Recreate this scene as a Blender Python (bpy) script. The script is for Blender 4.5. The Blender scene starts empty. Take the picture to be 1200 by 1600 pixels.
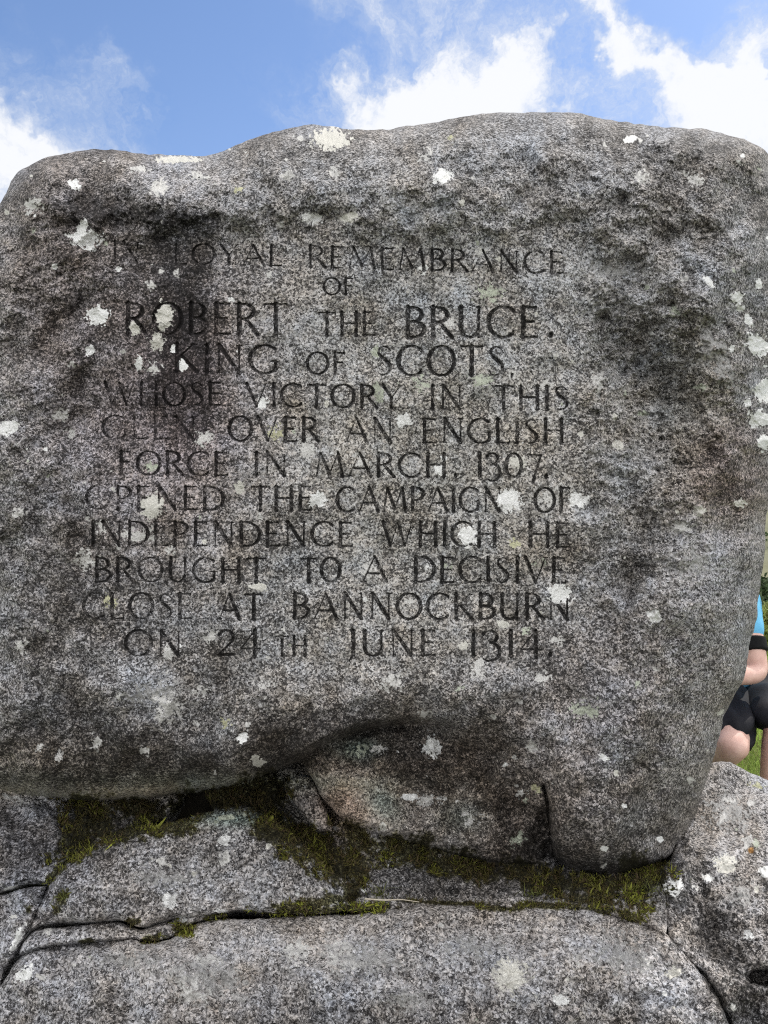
import bpy, math, random
import numpy as np
from mathutils import Vector

R = math.radians
rng = np.random.default_rng(7)
random.seed(7)
S = bpy.context.scene
COL = S.collection

# ------------------------------------------------------------------ camera
ZC = 1.55                      # eye height above the turf
F = 1200.0                     # focal length, in pixels of the 1200x1600 photograph
cam_d = bpy.data.cameras.new("camera")
cam = bpy.data.objects.new("camera", cam_d)
COL.objects.link(cam)
cam.location = (0, 0, ZC)
cam.rotation_euler = (R(90), 0, 0)
cam_d.sensor_fit = 'AUTO'
cam_d.sensor_width = 36.0
cam_d.lens = 36.0 * F / 1600.0
cam_d.clip_start = 0.05
cam_d.clip_end = 6000
S.camera = cam
S.cycles.use_denoising = False
S.cycles.filter_width = 1.15

# ------------------------------------------------------------------ sun, sky, exposure
SUN_AZ, SUN_EL = R(48), R(52)
sun_dir = Vector((math.sin(SUN_AZ) * math.cos(SUN_EL), math.cos(SUN_AZ) * math.cos(SUN_EL), math.sin(SUN_EL)))
sl = bpy.data.lights.new("sun", 'SUN')
sl.energy = 2.0
sl.angle = R(0.9)
sl.color = (1.0, 0.95, 0.87)
so = bpy.data.objects.new("sun", sl)
COL.objects.link(so)
so.rotation_euler = sun_dir.to_track_quat('Z', 'Y').to_euler()
so.location = (3, 3, 8)

S.view_settings.view_transform = 'Standard'
S.view_settings.look = 'None'
S.view_settings.gamma = 1.0
S.view_settings.use_curve_mapping = False
S.view_settings.exposure = 0.62

W = bpy.data.worlds.new("World")
S.world = W
W.use_nodes = True


class NT:
    """tiny helper for writing node trees as expressions"""

    def __init__(s, tree):
        s.t = tree
        s.n = tree.nodes
        s.l = tree.links

    def put(s, sock, v):
        if isinstance(v, bpy.types.NodeSocket):
            s.l.new(v, sock)
        elif v is not None:
            sock.default_value = v

    def m(s, op, a, b=None, c=None, clamp=False):
        n = s.n.new('ShaderNodeMath')
        n.operation = op
        n.use_clamp = clamp
        s.put(n.inputs[0], a)
        s.put(n.inputs[1], b)
        s.put(n.inputs[2], c)
        return n.outputs[0]

    def v(s, op, a, b=None):
        n = s.n.new('ShaderNodeVectorMath')
        n.operation = op
        s.put(n.inputs[0], a)
        if op == 'SCALE':
            s.put(n.inputs['Scale'], b)
        else:
            s.put(n.inputs[1], b)
        return n.outputs[0]

    def noise(s, vec, scale, detail=2.0, rough=0.5, dist=0.0, col=False):
        n = s.n.new('ShaderNodeTexNoise')
        s.put(n.inputs['Vector'], vec)
        n.inputs['Scale'].default_value = scale
        n.inputs['Detail'].default_value = detail
        n.inputs['Roughness'].default_value = rough
        n.inputs['Distortion'].default_value = dist
        return n.outputs['Color' if col else 'Fac']

    def smooth(s, x, a, b, lo=0.0, hi=1.0):
        n = s.n.new('ShaderNodeMapRange')
        n.interpolation_type = 'SMOOTHSTEP'
        s.put(n.inputs['Value'], x)
        n.inputs['From Min'].default_value = a
        n.inputs['From Max'].default_value = b
        n.inputs['To Min'].default_value = lo
        n.inputs['To Max'].default_value = hi
        return n.outputs[0]

    def mix(s, f, a, b, mode='MIX'):
        n = s.n.new('ShaderNodeMix')
        n.data_type = 'RGBA'
        n.blend_type = mode
        n.clamp_factor = True
        s.put(n.inputs[0], f)
        s.put(n.inputs[6], a)
        s.put(n.inputs[7], b)
        return n.outputs[2]

    def ramp(s, f, stops, interp='LINEAR'):
        n = s.n.new('ShaderNodeValToRGB')
        e = n.color_ramp.elements
        n.color_ramp.interpolation = interp
        while len(e) > 1:
            e.remove(e[-1])
        for i, (p, c) in enumerate(stops):
            if i == 0:
                e[0].position = p
                k = e[0]
            else:
                k = e.new(p)
            k.color = (c[0], c[1], c[2], 1) if not np.isscalar(c) else (c, c, c, 1)
        s.put(n.inputs[0], f)
        return n.outputs[0]


def build_world():
    t = NT(W.node_tree)
    t.n.clear()
    out = t.n.new('ShaderNodeOutputWorld')
    bg = t.n.new('ShaderNodeBackground')
    bg.inputs['Strength'].default_value = 0.085
    t.l.new(bg.outputs[0], out.inputs[0])
    sky = t.n.new('ShaderNodeTexSky')
    sky.sky_type = 'NISHITA'
    sky.sun_disc = False
    sky.sun_elevation = SUN_EL
    sky.sun_rotation = SUN_AZ
    sky.altitude = 150
    sky.air_density = 1.0
    sky.dust_density = 0.6
    sky.ozone_density = 1.6
    tc = t.n.new('ShaderNodeTexCoord')
    d = tc.outputs['Generated']
    sep = t.n.new('ShaderNodeSeparateXYZ')
    t.l.new(d, sep.inputs[0])
    x, y, z = sep.outputs
    # wobble the direction so cloud banks have ragged outlines
    w1 = t.noise(d, 5.0, 5, 0.62, col=True)
    w = t.v('SCALE', t.v('SUBTRACT', w1, (0.5, 0.5, 0.5)), 0.15)
    w2 = t.noise(d, 22.0, 4, 0.6, col=True)
    w = t.v('ADD', w, t.v('SCALE', t.v('SUBTRACT', w2, (0.5, 0.5, 0.5)), 0.11))
    dw = t.v('ADD', d, w)
    sp = t.n.new('ShaderNodeSeparateXYZ')
    t.l.new(dw, sp.inputs[0])
    az = t.m('ARCTAN2', sp.outputs[0], sp.outputs[1])
    hor = t.m('SQRT', t.m('ADD', t.m('MULTIPLY', sp.outputs[0], sp.outputs[0]),
                          t.m('MULTIPLY', sp.outputs[1], sp.outputs[1])))
    el = t.m('ARCTAN2', sp.outputs[2], hor)
    D = 57.29578
    azd = t.m('MULTIPLY', az, D)
    eld = t.m('MULTIPLY', el, D)

    def bank(a0, e0, sa, se, amp, rot=0.0):
        c, s_ = math.cos(R(rot)), math.sin(R(rot))
        da = t.m('SUBTRACT', azd, a0)
        de = t.m('SUBTRACT', eld, e0)
        p = t.m('ADD', t.m('MULTIPLY', da, c / sa), t.m('MULTIPLY', de, s_ / sa))
        q = t.m('ADD', t.m('MULTIPLY', da, -s_ / se), t.m('MULTIPLY', de, c / se))
        r2 = t.m('ADD', t.m('MULTIPLY', p, p), t.m('MULTIPLY', q, q))
        return t.m('MULTIPLY', t.m('EXPONENT', t.m('MULTIPLY', r2, -1.0)), amp)

    banks = [  # azimuth, elevation, spreads, density, tilt (degrees)
        (5.5, 27.6, 8.0, 3.4, 1.2, 3), (0.0, 25.6, 5.5, 2.6, 0.9, 0), (11.0, 28.3, 2.6, 3.0, 0.6, 0),
        (22.0, 25.4, 4.6, 3.0, 1.1, -22), (18.6, 30.0, 5.4, 1.5, 0.62, -42), (27.5, 25.0, 3.6, 3.6, 0.85, 0),
        (14.5, 34.0, 6.0, 1.0, 0.62, -52), (26.0, 29.0, 2.6, 3.4, 0.6, 0),
        (3.0, 33.8, 9.0, 2.0, 0.40, 0), (17.5, 36.4, 6.0, 1.2, 0.26, -10), (9.0, 31.5, 4.0, 1.6, 0.24, 0),
        (-24.0, 22.0, 7.5, 3.4, 0.84, -14), (-28.5, 17.5, 7.0, 6.0, 1.0, -10), (-19.0, 26.8, 2.6, 1.6, 0.42, -30),
        (-14.0, 21.5, 6.0, 1.8, 0.42, -10), (-9.0, 27.0, 2.0, 5.0, 0.12, 20), (-27.0, 29.0, 2.5, 2.5, 0.2, 0),
    ]
    acc = None
    for b in banks:
        k = bank(*b)
        acc = k if acc is None else t.m('ADD', acc, k)
    # broken cloud added behind and above the viewer, out of view, as fill light
    away = t.smooth(y, 0.35, 0.75, 1.0, 0.0)
    high = t.smooth(z, 0.62, 0.85, 0.0, 1.0)
    rest = t.m('MAXIMUM', away, high)
    big = t.noise(d, 2.3, 6, 0.6)
    gen = t.m('MULTIPLY', t.smooth(big, 0.30, 0.52), rest)
    acc = t.m('ADD', acc, gen)
    det = t.noise(dw, 13.0, 9, 0.72, 0.9)
    det2 = t.noise(dw, 5.5, 4, 0.6)
    mp = t.n.new('ShaderNodeMapping')
    mp.inputs['Rotation'].default_value = (0, R(38), 0)
    mp.inputs['Scale'].default_value = (22, 6, 5)
    t.l.new(dw, mp.inputs['Vector'])
    wisp = t.noise(mp.outputs[0], 1.0, 7, 0.66, 0.8)
    tex = t.m('ADD', t.m('MULTIPLY', det, 0.75), t.m('MULTIPLY', det2, 0.6))
    dens = t.m('ADD', acc, t.m('MULTIPLY', t.m('SUBTRACT', tex, 0.68), 1.9))
    dens = t.m('ADD', dens, t.m('MULTIPLY', t.m('SUBTRACT', wisp, 0.5), 0.9))
    dens = t.m('MULTIPLY', dens, t.smooth(acc, 0.02, 0.34))
    mask = t.smooth(dens, -0.12, 1.2)
    mask = t.m('MULTIPLY', mask, 0.97)
    mask = t.m('MULTIPLY', mask, t.smooth(z, -0.02, 0.06))
    cl = t.mix(t.smooth(dens, 0.3, 1.1), (5.0, 5.6, 6.7, 1), (7.5, 7.6, 7.8, 1))
    skyc = t.mix(1.0, sky.outputs[0], (0.98, 1.10, 1.27, 1), 'MULTIPLY')
    cl = t.mix(t.smooth(y, 0.2, -0.3), cl, (19.0, 18.8, 18.4, 1))  # unseen cloud behind the viewer, brightened to fill the shaded face
    hazy = t.mix(t.smooth(z, 0.6, 0.0, 0.0, 0.35), skyc, (4.2, 5.2, 7.4, 1))
    c = t.mix(mask, hazy, cl)
    t.l.new(c, bg.inputs['Color'])


build_world()


# ------------------------------------------------------------------ tagging
def tag(o, label=None, cat=None, group=None, kind=None):
    if label:
        o['label'] = label
    if cat:
        o['category'] = cat
    if group:
        o['group'] = group
    if kind:
        o['kind'] = kind
    return o


def link(name, me, mat=None, parent=None, loc=None):
    o = bpy.data.objects.new(name, me)
    COL.objects.link(o)
    if mat is not None:
        me.materials.clear()
        me.materials.append(mat)
    if parent is not None:
        o.parent = parent
    if loc is not None:
        o.location = loc
    return o


def mesh_np(name, V, Q, smooth=True, T=None):
    """mesh from arrays: V (n,3), Q quads (m,4), T triangles (k,3)"""
    me = bpy.data.meshes.new(name)
    V = np.ascontiguousarray(V, dtype=np.float32)
    parts, starts, tot = [], [], 0
    if Q is not None and len(Q):
        parts.append(np.asarray(Q, np.int32).ravel())
        starts.append(np.arange(len(Q), dtype=np.int32) * 4)
        tot = len(Q) * 4
    if T is not None and len(T):
        parts.append(np.asarray(T, np.int32).ravel())
        starts.append(tot + np.arange(len(T), dtype=np.int32) * 3)
        tot += len(T) * 3
    li = np.concatenate(parts)
    st = np.concatenate(starts)
    me.vertices.add(len(V))
    me.vertices.foreach_set('co', V.ravel())
    me.loops.add(len(li))
    me.loops.foreach_set('vertex_index', li)
    me.polygons.add(len(st))
    me.polygons.foreach_set('loop_start', st)
    me.update(calc_edges=True)
    me.polygons.foreach_set('use_smooth', np.full(len(st), smooth, dtype=bool))
    me.update()
    return me


def attr_col(me, name, A):
    a = me.attributes.new(name, 'FLOAT_COLOR', 'POINT')
    a.data.foreach_set('color', np.ascontiguousarray(A, np.float32).ravel())


# ------------------------------------------------------------------ survey grid: fields sampled over the stone face
# (one survey unit = one photo pixel; at the inscribed face that is 1.67 mm of stone)
X0, X1, Y0, Y1 = -200, 1560, 60, 2020
NX, NY = X1 - X0, Y1 - Y0
GX, GY = np.meshgrid(np.arange(X0, X1, dtype=np.float32), np.arange(Y0, Y1, dtype=np.float32))
_fy = np.fft.fftfreq(NY)[:, None]
_fx = np.fft.rfftfreq(NX)[None, :]
_fr = np.sqrt(_fy ** 2 + _fx ** 2)


def fnoise(wave, beta=1.6, lo=None, seed=0, ax=1.0, ay=1.0):
    """fractal noise, longest wavelength `wave`, shortest `lo`; zero mean, unit deviation"""
    g = np.random.default_rng(seed).standard_normal((NY, NX)).astype(np.float32)
    f = np.sqrt((_fy * ay) ** 2 + (_fx * ax) ** 2)
    f0 = 1.0 / wave
    H = 1.0 / (f0 ** 2 + f ** 2) ** (beta / 2)
    if lo:
        H = H * np.exp(-(f * lo / 1.6) ** 2)
    H[0, 0] = 0
    n = np.fft.irfft2(np.fft.rfft2(g) * H, s=(NY, NX)).astype(np.float32)
    return (n - n.mean()) / n.std()


def blur(a, s):
    H = np.exp(-2 * (math.pi * s * _fr) ** 2)
    return np.fft.irfft2(np.fft.rfft2(a) * H, s=(NY, NX)).astype(np.float32)


def samp(a, px, py):
    u = np.clip(px - X0, 0, NX - 1.001)
    v = np.clip(py - Y0, 0, NY - 1.001)
    i = u.astype(np.int32)
    j = v.astype(np.int32)
    fu = (u - i)[..., None] if a.ndim == 3 else u - i
    fv = (v - j)[..., None] if a.ndim == 3 else v - j
    return (a[j, i] * (1 - fu) * (1 - fv) + a[j, i + 1] * fu * (1 - fv)
            + a[j + 1, i] * (1 - fu) * fv + a[j + 1, i + 1] * fu * fv)


def gauss(cx, cy, sx, sy, rot=0.0):
    c, s = math.cos(R(rot)), math.sin(R(rot))
    dx, dy = GX - cx, GY - cy
    p = (dx * c + dy * s) / sx
    q = (-dx * s + dy * c) / sy
    return np.exp(-0.5 * (p * p + q * q))


def sstep(x, a, b):
    t = np.clip((x - a) / (b - a), 0, 1)
    return t * t * (3 - 2 * t)


def poly_mask(pts):
    """1 inside the polygon"""
    m = np.zeros((NY, NX), bool)
    n = len(pts)
    for k in range(n):
        xa, ya = pts[k]
        xb, yb = pts[(k + 1) % n]
        if ya == yb:
            continue
        c = ((GY > min(ya, yb)) & (GY <= max(ya, yb)))
        rows = np.where(c[:, 0])[0]
        if len(rows) == 0:
            continue
        yy = GY[rows, 0]
        xx = xa + (yy - ya) / (yb - ya) * (xb - xa)
        m[rows] ^= (GX[rows] < xx[:, None])
    return m.astype(np.float32)


def seg_dist(pts, bbox, closed=False):
    """distance to a polyline, evaluated on a 4-unit lattice and enlarged"""
    st = 4
    xs = np.arange(X0, X1 + st, st, dtype=np.float32)
    ys = np.arange(Y0, Y1 + st, st, dtype=np.float32)
    A, B = np.meshgrid(xs, ys)
    d = np.full(A.shape, 1e9, np.float32)
    P = list(pts) + ([pts[0]] if closed else [])
    for (xa, ya), (xb, yb) in zip(P[:-1], P[1:]):
        vx, vy = xb - xa, yb - ya
        L2 = vx * vx + vy * vy + 1e-9
        tt = np.clip(((A - xa) * vx + (B - ya) * vy) / L2, 0, 1)
        d = np.minimum(d, np.hypot(A - xa - tt * vx, B - ya - tt * vy))

    def f(px, py):
        u = np.clip((px - X0) / st, 0, len(xs) - 1.001)
        v = np.clip((py - Y0) / st, 0, len(ys) - 1.001)
        i = u.astype(np.int32)
        j = v.astype(np.int32)
        a, b = u - i, v - j
        r = (d[j, i] * (1 - a) * (1 - b) + d[j, i + 1] * a * (1 - b) + d[j + 1, i] * (1 - a) * b + d[j + 1, i + 1] * a * b)
        sh = r.shape
        r = r.astype(np.float32).ravel()
        near = np.where(r < 12)[0]                       # exact close to the outline, where the stone rolls over
        qx, qy = np.asarray(px, np.float32).ravel(), np.asarray(py, np.float32).ravel()
        for c0 in range(0, len(near), 30000):
            ii = near[c0:c0 + 30000]
            best = np.full(len(ii), 1e9, np.float32)
            X, Y = qx[ii], qy[ii]
            o_ = np.argsort(X, kind='stable')
            Xs = X[o_]
            for (xa, ya), (xb, yb) in zip(P[:-1], P[1:]):
                l_ = np.searchsorted(Xs, min(xa, xb) - 16)
                h_ = np.searchsorted(Xs, max(xa, xb) + 16)
                if h_ <= l_:
                    continue
                k_ = o_[l_:h_]
                vx, vy = xb - xa, yb - ya
                tt = np.clip(((X[k_] - xa) * vx + (Y[k_] - ya) * vy) / (vx * vx + vy * vy + 1e-9), 0, 1)
                best[k_] = np.minimum(best[k_], np.hypot(X[k_] - xa - tt * vx, Y[k_] - ya - tt * vy))
            r[ii] = np.where(best < 15, best, r[ii])
        return r.reshape(sh)
    return f


def catmull(pts, step=6.0):
    P = [np.array(p, float) for p in pts]
    P = [2 * P[0] - P[1]] + P + [2 * P[-1] - P[-2]]
    out = []
    for k in range(1, len(P) - 2):
        p0, p1, p2, p3 = P[k - 1:k + 3]
        n = max(2, int(np.linalg.norm(p2 - p1) / step))
        for q in range(n):
            t = q / n
            out.append(0.5 * ((2 * p1) + (-p0 + p2) * t + (2 * p0 - 5 * p1 + 4 * p2 - p3) * t * t
                              + (-p0 + 3 * p1 - 3 * p2 + p3) * t ** 3))
    out.append(P[-2])
    return np.array(out)


def chipped(c, a):
    """uneven outline: the edge of the curve wanders and chips a little, its two ends stay put"""
    n = len(c)
    if n < 8 or a == 0:
        return c
    g = np.random.default_rng(int(abs(c[0, 0] * 7 + c[0, 1] * 3 + c[-1, 0])) + 5)
    d = np.zeros(n)
    for wl, am in ((22, 1.7), (9, .9), (4, .6), (2, .35)):
        k = max(3, int(n / wl) + 2)
        d += np.interp(np.linspace(0, k - 1, n), np.arange(k), g.standard_normal(k)) * am
    d *= a * np.clip(np.minimum(np.arange(n), np.arange(n)[::-1]) / 6.0, 0, 1)
    t = np.gradient(c, axis=0)
    t /= np.linalg.norm(t, axis=1)[:, None] + 1e-9
    return c + np.stack([-t[:, 1], t[:, 0]], -1) * d[:, None]


def rim(c, a=1.0):
    return chipped(catmull(c, 3.0), a)


def world(px, py, D):
    return np.stack([(px - 600.0) / F * D, D, ZC - (py - 800.0) / F * D], -1)


N_huge = fnoise(420, 2.2, 60, 1)
N_big = fnoise(170, 2.0, 24, 2)
N_mid = fnoise(60, 1.9, 8, 3)
N_small = fnoise(22, 1.7, 4, 4)
N_fine = fnoise(9, 1.4, 2.2, 5)
N_edge = fnoise(26, 1.5, 2.0, 6)
N_patch = fnoise(110, 1.5, 3.0, 8)
N_patch2 = fnoise(60, 1.4, 3.0, 9)
N_streak = fnoise(120, 1.5, 3.0, 10, ax=1.0, ay=0.28)
N_hue = fnoise(260, 1.9, 10, 11)
N_hue2 = fnoise(120, 1.8, 6, 12)

# ------------------------------------------------------------------ weathering of the stones, plus shade painted at ledges, hollow and brow
dark = np.zeros((NY, NX), np.float32)      # + = darker granite (algae, soil, painted-in shade), - = paler granite


def dk(cx, cy, sx, sy, a, rot=0):
    global dark
    dark += a * gauss(cx, cy, sx, sy, rot)


for a in [
    (70, 460, 100, 150, .12), (130, 325, 34, 18, .42), (170, 330, 60, 20, .14, 10), (200, 430, 90, 80, .14), (280, 345, 60, 9, .45, 4),  # the thin strip is the shadow under the upper-left ledge, painted in
    (285, 420, 36, 55, .34), (290, 505, 34, 60, .38), (240, 560, 50, 60, .18), (305, 640, 45, 45, .34),
    (440, 330, 110, 18, .10), (560, 395, 120, 30, .05), (700, 300, 180, 60, -.05), (870, 320, 90, 45, .0), (1060, 300, 90, 70, .04),
    (960, 470, 30, 60, .06), (1010, 520, 36, 14, .12, -20), (1042, 600, 9, 55, .22), (980, 620, 30, 70, .05), (1050, 660, 22, 25, .10),  # right-hand hollow: shade at its ledges put into the colour
    (1150, 745, 34, 44, .30), (1120, 460, 60, 60, .10), (1030, 850, 40, 12, .34, -8), (1005, 885, 22, 14, .35), (1080, 930, 50, 14, .18, -20),
    (150, 840, 90, 120, .10), (60, 1020, 90, 140, .14), (330, 1010, 60, 60, .10),
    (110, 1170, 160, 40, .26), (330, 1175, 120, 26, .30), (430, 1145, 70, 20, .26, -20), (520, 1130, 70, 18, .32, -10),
    (660, 1200, 70, 60, .34), (760, 1240, 80, 80, .30), (780, 1120, 50, 60, .18), (600, 1170, 80, 30, .22), (830, 1290, 40, 60, .28),  # recessed lower face: brown stain plus its shade put into the colour
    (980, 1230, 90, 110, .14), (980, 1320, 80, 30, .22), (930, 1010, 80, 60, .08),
    (620, 720, 250, 260, -.12), (250, 1080, 90, 30, -.10), (160, 1065, 60, 16, -.16), (300, 1060, 260, 40, .06), (60, 650, 60, 40, -.05), (950, 420, 70, 22, -.18),
    (1080, 880, 60, 60, -.28), (1100, 1000, 70, 60, -.06), (1130, 560, 40, 70, -.16, -30), (900, 1120, 50, 40, -.10), (560, 1050, 120, 30, .05), (760, 1060, 120, 40, .05),
    (800, 225, 260, 40, .15), (1080, 235, 90, 30, .12), (880, 300, 120, 50, .05), (290, 600, 36, 80, .14), (215, 640, 60, 50, .08), (400, 245, 120, 30, .10), (250, 255, 60, 12, -.12),
    (500, 1160, 60, 12, .25, -28), (600, 1140, 70, 10, .2, -4), (830, 1330, 40, 30, .3), (565, 1258, 46, 40, -.34, 40), (640, 1245, 60, 20, -.12), (780, 1250, 50, 50, -.1),  # brow strips: brown stain and the brow's shadow painted together
    (330, 1195, 200, 14, .2, -4), (120, 1236, 130, 9, -.30), (320, 1226, 110, 7, -.26, -6), (1005, 560, 60, 110, -.15), (60, 470, 80, 120, -.05),  # the hollow is paled here to offset its own shading
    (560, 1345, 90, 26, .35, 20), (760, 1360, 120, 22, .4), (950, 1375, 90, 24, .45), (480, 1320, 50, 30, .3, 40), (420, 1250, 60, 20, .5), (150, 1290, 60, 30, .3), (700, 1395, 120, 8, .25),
    # plinth stones
    (60, 1330, 60, 60, .26), (20, 1250, 50, 10, -.3), (260, 1350, 100, 40, -.12), (400, 1350, 80, 20, .08), (340, 1340, 20, 20, .25),  # first two: left stone's steep shaded face and lit edge, painted in
    (660, 1375, 50, 20, .02), (1015, 1440, 60, 30, -.04),
    (330, 1530, 120, 50, -.26), (560, 1490, 160, 40, -.24), (800, 1520, 60, 50, -.24), (990, 1490, 90, 40, -.20), (150, 1500, 80, 24, -.10),
    (150, 1585, 90, 40, .18), (470, 1590, 60, 30, .12), (700, 1575, 120, 40, .2), (900, 1580, 80, 30, .12), (640, 1440, 300, 10, .08),
    (1140, 1270, 80, 60, -.02), (1080, 1330, 40, 40, -.08), (1180, 1420, 40, 60, -.10), (1150, 1350, 60, 40, .06), (1105, 1445, 26, 36, .62, -25), (1130, 1490, 36, 16, .5, 15),
    (1180, 1580, 40, 30, .5), (1155, 1560, 14, 30, .35, -30), (1120, 1510, 40, 12, -.25, 48),
]:
    dk(*a)
# the dark rain track ends in a soft vertical edge on the left of the inscription
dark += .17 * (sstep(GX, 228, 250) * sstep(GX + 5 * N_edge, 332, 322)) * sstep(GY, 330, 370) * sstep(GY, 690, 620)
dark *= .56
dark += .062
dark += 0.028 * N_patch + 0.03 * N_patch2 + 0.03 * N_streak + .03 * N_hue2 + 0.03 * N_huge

tint = np.ones((NY, NX, 3), np.float32)


def tn(cx, cy, sx, sy, col, a, rot=0):
    global tint
    g = np.clip(a * gauss(cx, cy, sx, sy, rot), 0, 1)[..., None]
    tint = tint * (1 - g) + np.array(col, np.float32) * g


tn(640, 760, 300, 300, (1.02, 1.02, .95), .7)
tn(230, 620, 120, 160, (1.04, .93, .95), .9)
tn(290, 620, 40, 90, (1.06, .91, .93), .8)
tn(100, 420, 70, 120, (1.06, .95, .92), .7)
tn(1075, 640, 40, 70, (1.0, 1.0, .90), .7)
tn(1140, 740, 50, 60, (1.12, .94, .84), .9)
tn(980, 1150, 120, 160, (1.0, .97, .98), .8)
tn(100, 1190, 200, 26, (1.10, .98, .80), .7)
tn(640, 1200, 130, 60, (1.18, .98, .78), .8)
tn(540, 1250, 40, 40, (1.28, 1.0, .80), .8)
tn(600, 1255, 26, 18, (.82, 1.05, .98), .8, 40)
tn(560, 1170, 26, 14, (.80, 1.1, 1.05), .9)
tn(760, 1270, 70, 50, (1.2, .97, .76), .7)
tn(720, 1275, 30, 20, (.85, 1.06, .98), .6)
tn(900, 1330, 90, 22, (1.10, .98, .85), .6)
tn(330, 1222, 220, 12, (.96, 1.02, .84), .8)
tn(90, 1238, 140, 10, (1.12, 1.02, .80), .8)
tn(60, 1340, 80, 60, (.94, .97, 1.06), .9)
tn(30, 1430, 40, 60, (.93, .98, 1.08), .9)
tn(370, 1278, 50, 10, (.80, 1.1, 1.0), .8)
tn(1130, 1260, 110, 90, (1.05, 1.01, .94), .8)
tn(600, 1440, 500, 24, (1.06, 1.0, .92), .6)
tint *= np.array([1.015, .984, .992], np.float32)
tint *= (1 + 0.02 * N_hue)[..., None] * np.stack([1 + .022 * N_hue2, np.ones_like(N_hue2), 1 - .03 * N_hue2], -1)

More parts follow.
